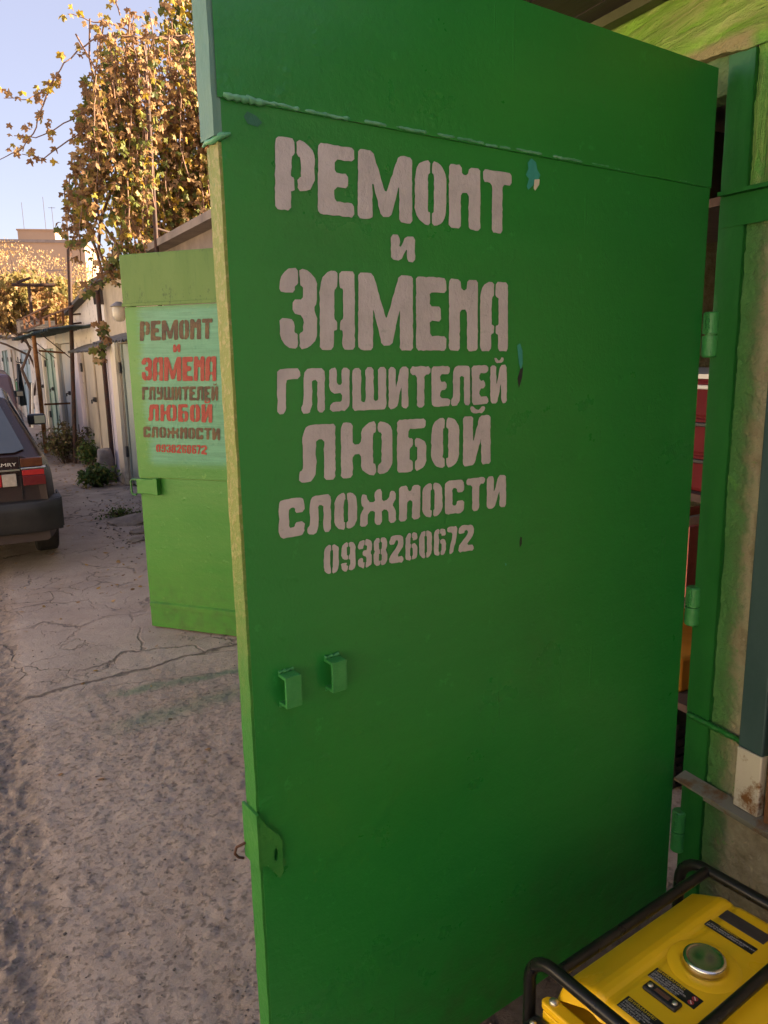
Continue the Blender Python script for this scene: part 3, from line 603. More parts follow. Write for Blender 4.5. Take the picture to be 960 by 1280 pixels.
# upper sheet welded on, a touch proud of the lower one
mb.grid(70, 20, lambda u, v: (u * (GATE_W + .004), .0032 + wav_front(u * GATE_W, 1.909 + v * .256), 1.909 + v * .256))
mb.add([(0, .0032, 1.909), (GATE_W + .004, .0032, 1.909), (GATE_W + .004, 0.0002, 1.909), (0, .0002, 1.909)], [(0, 1, 2, 3)])
mb.box(0, GATE_W + .004, -.006, -.0005, 1.916, 2.165)
def patch(pts, mi, y):
    E = [Vector((a, b, 0)) for a, b in pts]
    mb.add([(p.x, y + wav_front(p.x, p.y), p.y) for p in E], tessellate_polygon([E]), mi)
patch([(.598, 1.903), (.586, 1.897), (.582, 1.884), (.573, 1.876), (.578, 1.868), (.588, 1.866), (.592, 1.856), (.606, 1.846), (.610, 1.852), (.604, 1.866), (.613, 1.872), (.606, 1.884), (.609, 1.894)], 1, .0013)
patch([(.590, 1.866), (.576, 1.868), (.577, 1.858), (.588, 1.846), (.592, 1.850)], 2, .0022)
patch([(.628, 1.556), (.620, 1.560), (.613, 1.545), (.612, 1.520), (.617, 1.508), (.622, 1.520), (.625, 1.538)], 1, .0013)
patch([(.619, 1.510), (.611, 1.514), (.613, 1.495), (.622, 1.472), (.626, 1.492)], 3, .0016)
patch([(.611, 1.166), (.606, 1.165), (.606, 1.150), (.612, 1.143), (.613, 1.155)], 3, .0013)
patch([(.655, 1.118), (.649, 1.115), (.652, 1.110)], 1, .0013)
patch([(1.192, 1.897), (1.178, 1.893), (1.168, 1.885), (1.176, 1.878), (1.192, 1.880), (1.198, 1.889)], 4, .0013)
mb.build('sheet', [M['gate'], M['chip_teal'], M['chip_white'], M['chip_black'], pm('rubbed_teal', (.015, .10, .055), None, 40, .45, .3)], g, fixn=False)
# weld seam: lumpy painted bead
mb = MB()
rg = random.Random(3)
s = 1.222
while s > .10:
    L = rg.uniform(.03, .10); gap = rg.choice((0, .003, .008, .02))
    amp = .0052 if s > .45 else .003
    n = max(6, int(L / .004)); pts = []; rr = []
    z0 = 1.9125 + rg.uniform(-.002, .002)
    for i in range(n + 1):
        q = i / n
        pts.append((s - L * q, .002, z0 + .0016 * noise.noise((s * 40 - L * q * 40, 2, 0))))
        rr.append(amp * (.55 + .45 * noise.noise((q * L * 130 + s * 31, 0, 5))) * (1 if .06 < q < .94 else .35))
    mb.tube(pts, rr, 7)
    s -= L + gap
for i in range(5):   # thick smear at the free edge
    mb.tube([(1.23 - i * .012, .003, 1.914 + rg.uniform(-.003, .003)), (1.222 - i * .012, .004, 1.911), (1.212 - i * .012, .003, 1.912)], [.003, .006, .003], 7)
mb.build('weld_seam', M['weld'], g)
# frame of angle iron behind the sheet
mb = MB()
for z0, z1 in ((.03, .075), (.62, .66), (1.28, 1.32), (1.86, 1.905)):
    mb.box(.05, 1.18, -.045, -.0065, z0, z1)
mb.box(.004, .045, -.045, -.0065, .03, 2.15)
mb.box(1.188, 1.2285, -.045, -.0065, .03, 1.85)
mb.box(1.19, 1.232, -.045, -.0065, 1.8535, 2.16)
mb.box(.05, 1.185, -.045, -.0065, 2.12, 2.16)
mb.build('frame', M['frame_green'], g)
# chipped strips on the free edge, yellow and sky reflections painted in
def strip(mat, x0, x1, y0, y1, z0, z1, amp=.0012, mi=0, n=70):
    mb = MB()
    def p(z, a, b): return (a + amp * noise.noise((z * 22, a * 90, 2)), b + amp * noise.noise((z * 30, b * 90, 6)), z)
    zs = [z0 + (z1 - z0) * i / n for i in range(n + 1)]
    ring = [[p(z, x0, y0), p(z, x1, y0), p(z, x1, y1), p(z, x0, y1)] for z in zs]
    vs = [q for r_ in ring for q in r_]; fs = [(0, 1, 2, 3), (4 * n + 3, 4 * n + 2, 4 * n + 1, 4 * n)]
    for i in range(n):
        for k in range(4):
            fs.append((4 * i + k, 4 * i + (k + 1) % 4, 4 * i + 4 + (k + 1) % 4, 4 * i + 4 + k))
    mb.add(vs, fs)
    return mb
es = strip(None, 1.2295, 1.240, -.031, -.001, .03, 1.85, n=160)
tag(es.build('edge_strip', M['edge_mix'], g), 'chipped strip on the free edge with painted yellow reflection, green towards the ground')
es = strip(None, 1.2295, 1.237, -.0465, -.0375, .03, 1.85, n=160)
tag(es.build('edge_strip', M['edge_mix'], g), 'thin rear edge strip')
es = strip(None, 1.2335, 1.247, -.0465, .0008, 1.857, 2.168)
tag(es.build('edge_strip', M['edge_sky_aqua'], g), 'edge strip above the weld with painted pale blue-green sky reflection')
mb = MB(); mb.tube([(1.243, -.0465, 1.852), (1.245, -.03, 1.854), (1.245, -.01, 1.851), (1.236, .003, 1.858), (1.222, .004, 1.862)], [.002, .0035, .0045, .005, .002], 7)
mb.build('edge_weld', M['weld'], g)
# two square staples for the bar
for (s0, z0) in ((1.187, 1.018), (1.095, 1.021)):
    mb = MB(); w = .030; h = .056; d = .027; t_ = .0055
    mb.box(s0 - w, s0, d - t_, d, z0 - h, z0)
    mb.box(s0 - w, s0, -.001, d - t_ - .0002, z0 - t_, z0)
    mb.box(s0 - w, s0, -.001, d - t_ - .0002, z0 - h, z0 - h + t_)
    for i in range(9):
        mb.tube([(s0 - w * i / 9, .001, z0 + .002), (s0 - w * (i + 1) / 9, .002, z0 + .002 + rg.uniform(-.001, .002))], rg.uniform(.002, .0045), 6)
        mb.tube([(s0 - w * i / 9, .001, z0 - h - .002), (s0 - w * (i + 1) / 9, .002, z0 - h - .002)], rg.uniform(.002, .004), 6)
    mb.build('staple', M['green_hw'], g, bevel=.004, seg=3)
# lock tab wrapped round the free edge, with a hole
mb = MB()
pf = [(1.243, .776), (1.228, .752), (1.204, .722), (1.200, .712), (1.200, .652), (1.207, .640), (1.228, .672), (1.2295, .676), (1.243, .676)]
hole = [(1.2125 + .0045 * math.cos(a), .690 + .013 * math.sin(a)) for a in [i * math.pi / 6 for i in range(12)]]
ov = [Vector((a, b, 0)) for a, b in pf]; hv = [Vector((a, b, 0)) for a, b in hole]
tri = tessellate_polygon([ov, hv])
allp = ov + hv
for yy in (.004, .010):
    mb.add([(p.x, yy, p.y) for p in allp], tri)
for lst in (ov, hv):
    n = len(lst)
    mb.add([(p.x, yy, p.y) for yy in (.004, .010) for p in lst], [(i, (i + 1) % n, n + (i + 1) % n, n + i) for i in range(n)])
mb.box(1.2412, 1.2462, -.046, .010, .672, .778)
mb.build('lock_tab', M['edge_green'], g)
mb = MB(); mb.tube([(1.247, -.04, .70), (1.262, -.045, .695), (1.264, -.05, .68), (1.256, -.052, .668), (1.247, -.05, .664)], .0025, 7)
mb.build('wire_loop', M['rust_dark'], g)
# hinge barrels (welded between leaf and post)
def hinge_at(z0, z1, parent, sx=-.021, yc=.012, r=.019):
    zm = (z0 + z1) / 2
    mb = MB(); mb.lathe([(0, z0), (r * .8, z0), (r, z0 + .004), (r, zm - .0025), (r * .72, zm - .002), (r * .72, zm + .002), (r, zm + .0025), (r, z1 - .004), (r * .8, z1), (0, z1)], (sx, yc, 0), 28, smooth=False)
    rr = random.Random(int(z0 * 1000))
    for i in range(10):
        mb.tube([(sx + .017, yc + .004, zm + .006 + i * (z1 - zm - .008) / 10), (sx + .022, yc + .001, zm + .010 + i * (z1 - zm - .008) / 10)], rr.uniform(.0025, .005), 6)
        mb.tube([(sx - .017, yc + .006, z0 + .002 + i * (zm - z0 - .008) / 10), (sx - .021, yc + .003, z0 + .006 + i * (zm - z0 - .008) / 10)], rr.uniform(.0025, .005), 6)
    mb.build('hinge', M['green_hw'], parent)
hinge_at(1.520, 1.628, g); hinge_at(.832, .936, g); hinge_at(.168, .292, g)
for i, L in enumerate(FRONT_TEXT):
    lettering(L, .0016, wav_front, .0011, g, M['letter_grey'], seed=i)

# second leaf, older lighter green, folded out further down the lane
b = thing('gate_leaf', 'light green gate leaf with a teal panel lettered in red and brown', 'gate', (1.584, 3.541, 0), math.atan2(.74, -.672))
mb = MB()
mb.grid(40, 60, lambda u, v: (u * 1.246, .0012 * noise.noise((u * 3, v * 4, 8)), .004 + v * .878))
mb.box(0, 1.246, -.006, -.0035, .004, .88)
mb.grid(40, 60, lambda u, v: (u * 1.248, .0055 + .0012 * noise.noise((u * 3, v * 4, 2)), .886 + v * .92))
mb.box(0, 1.248, -.006, .0008, .886, 1.806)
mb.build('sheet', M['gate_back'], b, fixn=False)
mb = MB(); mb.box(0, 1.252, .009, .013, 1.81, 2.07); mb.box(0, 1.2515, .0135, .024, 1.808, 1.826); mb.box(0, 1.254, -.03, .0085, 2.064, 2.076)
tag(mb.build('top_flap', M['flap'], b, bevel=.002), 'mildewed top flap')
mb = MB(); mb.prism([(-.002, .125), (.014, .128), (.014, .150), (-.002, .158)], 'x', .02, 1.238); mb.build('bottom_rail', M['gate_back'], b)
mb = MB()
mb.box(1.21, 1.246, -.045, -.0065, .004, 2.06); mb.box(0.002, .045, -.045, -.0065, .004, 2.06)
for z0 in (.02, .86, 1.76): mb.box(.048, 1.207, -.045, -.0065, z0, z0 + .04)
mb.build('frame', M['old_green'], b)
for i, L in enumerate(BACK_TEXT):
    lettering(L, .0079, lambda s, z: 0.0, .0016, b, M['letter_red'] if i in (1, 2, 4, 6) else M['letter_brown'], seed=20 + i)
mb = MB(); mb.box(1.135, 1.246, .007, .034, .795, .878); mb.box(1.105, 1.134, .004, .040, .79, .885)
lk = mb.build('lock_box', M['gate_back'], b, bevel=.003)
mb = MB()
for q in ((1.17, .85), (1.21, .85), (1.19, .825)): mb.lathe([(0, 0), (.004, 0), (.003, .003), (0, .003)], (0, 0, 0), 8)
mb = MB(); mb.tube([(1.247, .02, .872), (1.285, .02, .872), (1.294, .02, .862), (1.294, .02, .795), (1.285, .02, .785), (1.262, .02, .787)], .006, 8)
mb.build('handle', M['frame_green'], b)
mb = MB(); mb.box(.598, .650, .007, .0085, 1.47, 1.765); tag(mb.build('paper_strip', M['paper'], b), 'pale strip stuck to the panel')
for z0 in (.2, .95, 1.7): hinge_at(z0, z0 + .11, b, -.022, .0)

# ------------------------------------------------------------------ the near garage
ga = thing('garage', 'near garage with the green steel door frame, bright green lintel and rough concrete pier', 'garage', (1.6, 2.45, 0))
gl = (1.6, 2.45, 0)
def gbuild(mb, name, mat, parent=ga, **k):
    mb.v = [(p[0] - gl[0], p[1] - gl[1], p[2] - gl[2]) for p in mb.v]
    o = mb.build(name, mat, parent, **k)
    return o
def pier_x(y, z):
    k = .0035 * noise.noise((y * 9, z * 9, 1)) + .0035 * noise.noise((y * 30, z * 30, 4)) + .003 * noise.noise((y * 75, z * 75, 2)) + .002 * noise.noise((y * 150, z * 150, 8))
    return 1.606 - k
def pierbuild():
    # world-space object coordinates are used by the material, so keep the mesh at the origin of the garage with a texture shift
    mb = MB()
    mb.grid(170, 420, lambda u, v: (pier_x(.45 + u * .833, v * 2.2), .45 + u * .833, v * 2.2))
    mb.box(1.615, 6.0, .2, 1.283, 0, 2.395)
    mb.box(1.606, 1.6145, .2, .449, 0, 2.395)
    # plaster lintel band, lower lip ragged and proud
    def lip(y): return 2.205 + .006 * noise.noise((y * 12, 0, 0)) + .004 * noise.noise((y * 40, 3, 0)) - .012 * fade(y, 1.45, 1.30)
    def band(u, v):
        y = .45 + u * 3.35; z0 = lip(y) if y > 1.22 else 2.2
        z = z0 + v * (2.395 - z0)
        out = .016 * math.exp(-((v - .18) / .22) ** 2) * fade(y, 1.2, 1.35) + .010 * fade(y, 1.2, 1.35)
        return (pier_x(y, z) - out, y, z)
    mb.grid(240, 26, band)
    def under(u, v):
        y = 1.285 + u * 2.515; z0 = lip(y)
        return (pier_x(y, z0) - .016 * math.exp(-(.18 / .22) ** 2) * fade(y, 1.2, 1.35) - .010 * fade(y, 1.2, 1.35) + v * .04, y, z0 - .001)
    mb.grid(180, 3, under)
    mb.box(1.64, 1.9, 1.2835, 3.8, 2.215, 2.395)
    mb.box(1.615, 6.0, 3.62, 3.8, 0, 2.214)
    return mb
pb = pierbuild()
o = gbuild(pb, 'wall', M['pier'], fixn=False)
# the pier material reads object coordinates: offset them back to place
for nd in M['pier'].node_tree.nodes:
    if nd.type == 'TEX_COORD':
        tcn = nd
mp = M['pier'].node_tree.nodes.new('ShaderNodeVectorMath'); mp.operation = 'ADD'; mp.inputs[1].default_value = gl
outs = [l.to_socket for l in tcn.outputs['Object'].links]
for s_ in outs: M['pier'].node_tree.links.new(mp.outputs[0], s_)
M['pier'].node_tree.links.new(tcn.outputs['Object'], mp.inputs[0])
mb = MB()
mb.grid(8, 160, lambda u, v: (1.597 + .0012 * noise.noise((u * 3, v * 30, 1)), 1.2855 + u * .0695, .02 + v * 2.172), 0)
mb.box(1.600, 1.66, 1.2855, 1.355, 0.02, 2.19)
gbuild(mb, 'door_post', M['frame_green'], fixn=False)
mb = MB(); mb.box(1.60, 1.66, 3.53, 3.60, 0.02, 2.19); gbuild(mb, 'door_post', M['frame_green'])
mb = MB(); mb.grid(90, 8, lambda u, v: (1.612 - .003 * noise.noise((u * 60, v * 4, 1)), 1.3555 + u * 2.17, 2.118 + v * .084)); mb.box(1.62, 1.68, 1.3555, 3.5295, 2.118, 2.20)
gbuild(mb, 'lintel_beam', M['lintel_green'], fixn=False)
mb = MB(); mb.box(1.576, 1.600, .60, 1.346, 1.888, 1.897); mb.box(1.594, 1.5965, .60, 1.349, 1.818, 1.8875)
gbuild(mb, 'cross_rail', M['frame_green'])
mb = MB(); mb.prism([(1.556, .398), (1.596, .410), (1.596, .416), (1.556, .404)], 'y', .55, 1.348); mb.box(1.5965, 1.602, .55, 1.284, .36, .4045)
gbuild(mb, 'ledge', M['ledge'])
mb = MB()
pts = [(1.592 - .002 * math.sin(i), 1.345 - i * .006, .583 - .0001 * i) for i in range(40)]
mb.tube(pts, [.0075 + (.0014 if i % 2 else -.0006) for i in range(40)], 8)
gbuild(mb, 'reinforcing_bar', M['frame_green'])
mb = MB(); mb.box(1.575, 1.598, 1.108, 1.176, .575, 2.0); gbuild(mb, 'flat_pipe', M['pipe_teal'], bevel=.004)
mb = MB(); mb.box(1.574, 1.599, 1.108, 1.177, .4145, .574); gbuild(mb, 'pipe_foot', M['white_rust'], bevel=.003)
mb = MB(); mb.box(1.573, 1.598, .98, 1.09, .4145, 1.9); gbuild(mb, 'rusty_plate', M['rust'], bevel=.002)
# roof, soffit and room behind
mb = MB(); mb.box(1.16, 6.2, -.6, 3.85, 2.43, 2.56); gbuild(mb, 'roof', M['ledge'])
mb = MB()
for i in range(5):
    x0 = 1.17 + i * .082; mb.box(x0, x0 + .079, -.6, 3.85, 2.398 + .002 * (i % 2), 2.425)
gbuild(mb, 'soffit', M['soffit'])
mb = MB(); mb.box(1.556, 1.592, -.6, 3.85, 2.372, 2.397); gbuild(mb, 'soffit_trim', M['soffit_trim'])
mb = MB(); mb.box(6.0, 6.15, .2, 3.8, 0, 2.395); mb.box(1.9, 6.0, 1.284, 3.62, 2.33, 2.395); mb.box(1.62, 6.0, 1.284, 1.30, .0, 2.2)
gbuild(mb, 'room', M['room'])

# things standing inside, seen through the hinge gap
sh = thing('storage_shelf', 'dark wooden storage shelf inside the near garage behind the hinge gap', 'shelf', (2.33, 2.02, 0))
for z0 in (.34, .70, 1.06, 1.95):
    mb = MB(); mb.box(-.34, .34, -.52, .52, z0, z0 + .025); mb.build('board', M['shelf_wood'], sh)
for sx in (-.33, .33):
    for sy in (-.505, .505):
        mb = MB(); mb.box(sx - .012, sx + .012, sy - .012, sy + .012, 0, 2.2); mb.build('upright', M['black'], sh)
mb = MB(); mb.box(-.34, .34, .10, .125, 1.98, 2.3); mb.build('back_board', M['shelf_wood'], sh)
tc = thing('tool_cabinet', 'red metal tool cabinet with drawers on the shelf inside the garage', 'tool cabinet', (2.33, 2.02, 1.0855))
mb = MB(); mb.box(-.30, .30, -.40, .40, 0, .36); mb.build('body', M['red'], tc, bevel=.006)
for k in range(3):
    mb = MB(); mb.box(-.3105, -.301, -.39, .39, .01 + k * .117, .118 + k * .117)
    d = mb.build('drawer', M['red'], tc, bevel=.004)
    mb = MB(); mb.box(-.325, -.311, -.37, .37, .095 + k * .117, .108 + k * .117); mb.build('handle', M['black'] if k != 2 else M['white_pl'], d, bevel=.003)
mb = MB(); mb.box(-.31, .31, -.41, .41, .361, .375); mb.build('lid', M['white_pl'], tc)
for k in range(4):
    mb = MB(); mb.box(-.1, .1, 0, .012 + .006 * (k % 2), 0, .24 + .02 * (k % 3))
    o = mb.build('magazine', M['paper'] if k % 2 else M['paper_red'], None)
    o.location = (2.12, 1.76 + k * .035, .7255); o.rotation_euler = (0, 0, .1)
    tag(o, 'upright magazine in the row on the shelf inside the garage', 'magazine', 'magazines on the shelf')
bx_ = thing('orange_case', 'orange plastic tool case with black handle low on the shelf inside the garage', 'case', (2.3, 2.02, .3655))
mb = MB(); mb.box(-.26, .26, -.25, .25, 0, .13); mb.build('shell', M['orange'], bx_, bevel=.012)
mb = MB(); mb.tube([(-.27, -.08, .06), (-.30, -.08, .06), (-.30, .08, .06), (-.27, .08, .06)], .009, 8); mb.build('handle', M['black'], bx_)
kb = thing('black_crate', 'black plastic crate standing on the garage floor under the shelf', 'crate', (2.3, 2.02, 0))
mb = MB(); mb.box(-.26, .26, -.25, .25, 0.002, .02)
for q in range(6): mb.box(-.26, .26, -.25, -.242, .025 + q * .035, .05 + q * .035); mb.box(-.26, -.252, -.24, .25, .025 + q * .035, .05 + q * .035)
mb.build('slats', M['black'], kb)
for sx in (-.255, .255):
    for sy in (-.245, .245):
        mb = MB(); mb.box(sx - .006, sx + .006, sy - .006, sy + .006, .021, .25); mb.build('corner_post', M['black'], kb)
# ------------------------------------------------------------------ generator
M['yellow'] = pm('yellow_enamel', (.80, .46, .008), (.84, .50, .012), 3, .30, .04, 60, spec=.5)
M['tube_black'] = pm('black_tube', (.006, .0055, .0055), (.011, .010, .009), 12, .30, .1, 60, spec=.35)
M['sticker'] = pm('black_sticker', (.010, .009, .009), None, 40, .35, 0)
M['plate'] = pm('grey_rating_plate', (.035, .028, .026), (.05, .04, .036), 60, .4, .1, stretch=(3, 1, 1))
M['text_white'] = pm('print_white', (.55, .50, .46), None, 40, .5, 0)
M['text_yellow'] = pm('print_yellow', (.62, .42, .02), None, 40, .5, 0)
M['text_red'] = pm('print_red', (.32, .03, .03), None, 40, .5, 0)
M['chrome'] = pm('chromed_steel', (.62, .58, .52), None, 30, .20, .03, metal=1.0)
M['zinc'] = pm('zinc_bolt', (.50, .47, .38), None, 60, .35, .1, metal=.9)
M['engine'] = pm('engine_grey', (.05, .05, .052), (.08, .08, .08), 20, .5, .2)
ge = thing('generator', 'yellow portable generator in a black tube frame with chrome fuel cap', 'generator', (1.20, .95, 0), math.atan2(.142, .99))
def hoop(u):
    pts = []
    r = .055; zt = .50; y0 = .062; y1 = -.53
    pts.append((u, y0, .03)); pts.append((u, y0, zt - r))
    for k in range(1, 6): a = k * math.pi / 12; pts.append((u, y0 - r + r * math.cos(a), zt - r + r * math.sin(a)))
    pts.append((u, y0 - r, zt)); pts.append((u, y1 + r, zt))
    for k in range(1, 6): a = k * math.pi / 12; pts.append((u, y1 + r - r * math.sin(a), zt - r + r * math.cos(a)))
    pts.append((u, y1, zt - r)); pts.append((u, y1, .03))
    pts.append((u, y1 + .03, .014)); pts.append((u, y0 - .03, .014)); pts.append((u, y0, .03))
    mb = MB(); mb.tube(pts, .0115, 14, cap=False); return mb
for u in (.014, -.434):
    hoop(u).build('frame_hoop', M['tube_black'], ge)
for v in (0, -.213, -.46):
    mb = MB(); mb.tube([(.008, v, .4995), (-.428, v, .4995)], .0102, 14, cap=False); mb.build('frame_rail', M['tube_black'], ge)
for v in (0.02, -.49):
    mb = MB(); mb.tube([(.008, v, .014), (-.428, v, .014)], .012, 10); mb.build('base_rail', M['tube_black'], ge)
# tank: pressed sheet with a rolled far edge, groove and raised deck
tp = [(.026, .375), (.024, .425), (.016, .447), (.000, .456), (-.026, .468), (-.040, .475), (-.052, .4775), (-.062, .4765), (-.070, .4735), (-.076, .4745), (-.084, .4775), (-.12, .4785), (-.20, .4785), (-.262, .4775), (-.270, .4745), (-.276, .4735), (-.284, .4765), (-.31, .4775), (-.35, .472), (-.38, .463), (-.41, .452), (-.428, .435), (-.432, .375)]
def tank(u, v):
    k = u * (len(tp) - 1); i = min(int(k), len(tp) - 2); q = k - i
    y = tp[i][0] * (1 - q) + tp[i + 1][0] * q; z = tp[i][1] * (1 - q) + tp[i + 1][1] * q
    x = -.408 + v * .418
    e = min(v, 1 - v) * .418
    drop = .030 * (1 - min(1, e / .022)) ** 2.2
    return (x, y, z - drop)
mb = MB(); mb.grid((len(tp) - 1) * 5, 60, tank)
mb.box(-.406, .006, -.428, .022, .36, .40)
tk = mb.build('fuel_tank', M['yellow'], ge, fixn=False)
cx, cy = -.196, -.127
mb = MB(); mb.lathe([(.062, .4788), (.058, .4800), (.050, .4806), (.040, .4806)], (cx, cy, 0), 40); mb.build('cap_collar', M['yellow'], tk, fixn=False)
mb = MB(); mb.lathe([(.0355, .4795), (.0365, .484), (.0365, .492), (.0350, .4955), (.0315, .497), (.0295, .4962), (.026, .4955), (.012, .4965), (0.0001, .497)], (cx, cy, 0), 48); mb.build('fuel_cap', M['chrome'], tk, fixn=False)
Z = .4789
def quad_sheet(mb, x0, x1, y0, y1, z, mi=0): mb.add([(x0, y0, z), (x1, y0, z), (x1, y1, z), (x0, y1, z)], [(0, 1, 2, 3)], mi)
def slab(x0, x1, y0, y1, z, h, mat, name, bev=.001):
    mb = MB(); mb.box(x0, x1, y0, y1, z, z + h); return mb.build(name, mat, tk, bevel=bev)
def words(body, size, x, y, z, rot, mat, parent, name='print', sx=1.0):
    cu = bpy.data.curves.new('print', 'FONT'); cu.body = body; cu.size = size; cu.space_line = .92
    tmp = bpy.data.objects.new('print_tmp', cu); COL.objects.link(tmp)
    bpy.context.view_layer.update()
    me = bpy.data.meshes.new_from_object(tmp.evaluated_get(bpy.context.evaluated_depsgraph_get()))
    bpy.data.objects.remove(tmp)
    me.name = name; me.materials.clear(); me.materials.append(mat)
    me.transform(Matrix.Translation((x, y, z)) @ Matrix.Rotation(rot, 4, 'Z') @ Matrix.Diagonal((sx, 1, 1, 1)))
    o = bpy.data.objects.new(name, me); COL.objects.link(o); o.parent = parent
    return o
RT = R(-90)      # the print reads along the tank, from the door side towards the lane
slab(-.067, -.036, -.163, -.074, Z, .0012, M['plate'], 'rating_plate')
st = slab(-.106, -.085, -.163, -.069, Z, .0008, M['sticker'], 'warning_sticker')
words('ВНИМАНИЕ!', .0062, -.0905, -.092, Z + .0012, RT, M['text_yellow'], tk)
words('1. Перед запуском двигателя проверьте\nуровень масла и топлива в баке', .0060, -.0970, -.072, Z + .0012, RT, M['text_white'], tk, sx=.78)
slab(-.294, -.266, -.171, -.081, Z - .0003, .0008, M['sticker'], 'warning_sticker')
words('ВНИМАНИЕ!', .0085, -.2735, -.085, Z + .0009, RT, M['text_yellow'], tk, sx=1.05)
words('Перед тем как запустить\nдвигатель проверьте масло.\nНе заправляйте бак при\nработающем двигателе', .0057, -.2788, -.084, Z + .0009, RT, M['text_white'], tk, sx=.82)
for (px_, py_) in ((-.274, -.160), (-.286, -.160)):
    mb = MB(); mb.lathe([(.0001, 0), (.0052, 0)], (px_, py_, Z + .0009), 20); mb.build('warning_mark', M['text_red'], tk, fixn=False)
    mb = MB(); mb.bar((px_ - .0025, py_ - .0025, Z + .0013), (px_ + .0025, py_ + .0025, Z + .0013), .0016, .0004); mb.build('warning_stroke', M['text_white'], tk)
slab(-.326, -.303, -.157, -.093, Z - .0012, .0075, M['black'], 'gauge_bracket', .003)
slab(-.3185, -.3105, -.139, -.112, Z + .0064, .0006, pm('gauge_window', (.10, .045, .03), None, 40, .3, 0), 'gauge_window', 0)
for vy in (-.102, -.149):
    mb = MB(); mb.lathe([(.0046, .0062), (.0046, .0080), (.0030, .0092), (.0001, .0094)], (-.3145, vy, Z), 16); mb.build('screw', M['zinc'], tk, fixn=False)
slab(-.387, -.356, -.185, -.089, Z - .0012, .0010, M['sticker'], 'warning_sticker')
words('ВНИМАНИЕ!', .0085, -.3645, -.093, Z + .0004, RT, M['text_yellow'], tk, sx=1.05)
words('Используйте только\nв хорошо проветриваемом\nпомещении. Беречь\nот влаги и детей', .0058, -.3705, -.092, Z + .0004, RT, M['text_white'], tk, sx=.85)
# yellow shroud and control box on the left end
mb = MB()
sp = [(-.445, .035), (-.445, -.36), (-.412, -.36), (-.412, .005), (-.425, .035)]
mb.prism([(-.436, .030), (-.436, -.40), (-.409, -.40), (-.409, .020), (-.418, .034), (-.430, .036)], 'z', .405, .420)
mb.prism([(-.436, .029), (-.436, -.40), (-.430, -.40), (-.430, .029)], 'z', .30, .4045)
mb.build('end_cover', M['yellow'], ge, bevel=.003)
mb = MB(); mb.lathe([(.0085, 0), (.0085, .003), (.006, .006), (.0001, .007)], (-.421, .016, .4203), 18); mb.build('bolt', M['zinc'], ge, fixn=False)
mb = MB(); mb.box(-.480, -.4375, -.36, .040, .20, .392); cb = mb.build('control_box', M['black'], ge, bevel=.006)
mb = MB(); mb.lathe([(.006, 0), (.006, .003), (.0001, .005)], (-.462, .026, .3925), 14); mb.build('screw', M['zinc'], cb, fixn=False)
mb = MB(); mb.box(-.474, -.450, -.075, -.012, .3925, .3932); mb.build('label_plate', M['text_white'], cb)
for vy in (-.12, -.20):
    mb = MB(); mb.lathe([(.028, 0), (.028, .008), (.022, .010), (.0001, .010)], (0, 0, 0), 24)
    mb.v = [(-.481 - p[2], vy + p[0], .30 + p[1]) for p in mb.v]; mb.build('socket', M['engine'], cb)
mb = MB(); mb.box(-.39, -.06, -.38, -.04, .05, .345); mb.build('engine_block', M['engine'], ge, bevel=.02)
mb = MB(); mb.lathe([(.0001, 0), (.11, 0), (.12, .02), (.12, .06), (.09, .075), (.0001, .08)], (0, 0, 0), 28)
mb.v = [(-.055 + p[2] * .6, -.20 + p[0], .19 + p[1]) for p in mb.v]; mb.build('starter_cover', M['black'], ge)

# ------------------------------------------------------------------ row of garages further down
A0 = math.atan2(1, -.036)
P0 = Vector((1.74, 3.6)); Dr = Vector((-.036, 1)).normalized(); Nr = Vector((-Dr.y, Dr.x))
def rowp(u, w=0.0): return P0 + Dr * u + Nr * w
def steel(name, c1, c2, c3, sc=1.6):
    """old painted sheet steel: faded patches, vertical dirt runs and rust at the foot"""
    t = NT(name)
    x, y, z = t.xyz()
    col = t.mix(t.ramp(t.noise(sc, 5, .6), [(.38, 0.0), (.62, 1.0)]), c1, c2)
    vs = t.ramp(t.noise(7, 6, .65, t.map((2.2, 1, .18))), [(.48, 0.0), (.68, 1.0)])
    col = t.mix(t.math('MULTIPLY', vs, .55), col, c3)
    foot = t.math('MULTIPLY', t.math('SUBTRACT', 1.0, t.step(t.math('ADD', z, t.math('MULTIPLY', t.noise(6, 4), .3)), .15, .5)), t.ramp(t.noise(14, 5, .7), [(.4, 0.0), (.62, 1.0)]))
    col = t.mix(t.math('MULTIPLY', foot, .6), col, (.12, .075, .045))
    dots = t.ramp(t.noise(40, 4, .7), [(.68, 0.0), (.74, 1.0)])
    col = t.mix(t.math('MULTIPLY', dots, .5), col, (.15, .08, .04))
    return t.fin(col, t.math('ADD', .34, t.math('MULTIPLY', t.noise(5, 4), .3)), t.bump(t.noise(3, 3, .5, t.map((2, 1, .8))), .35, .02), 0, .45)
M['st_teal'] = steel('steel_grey_teal', (0.275, 0.350, 0.312), (0.375, 0.425, 0.362), (0.450, 0.413, 0.312))
M['st_beige'] = steel('steel_beige', (0.500, 0.425, 0.325), (0.600, 0.512, 0.400), (0.413, 0.400, 0.362))
M['st_blue'] = steel('steel_pale_blue', (0.425, 0.450, 0.438), (0.525, 0.475, 0.388), (0.375, 0.413, 0.450))
M['st_green'] = steel('steel_green', (0.213, 0.325, 0.250), (0.275, 0.388, 0.312), (0.400, 0.400, 0.300))
M['st_sky'] = steel('steel_light_blue', (0.300, 0.450, 0.525), (0.413, 0.525, 0.562), (0.525, 0.463, 0.375))
M['st_pink'] = steel('steel_pinkish', (0.600, 0.375, 0.300), (0.525, 0.450, 0.325), (0.325, 0.425, 0.275))
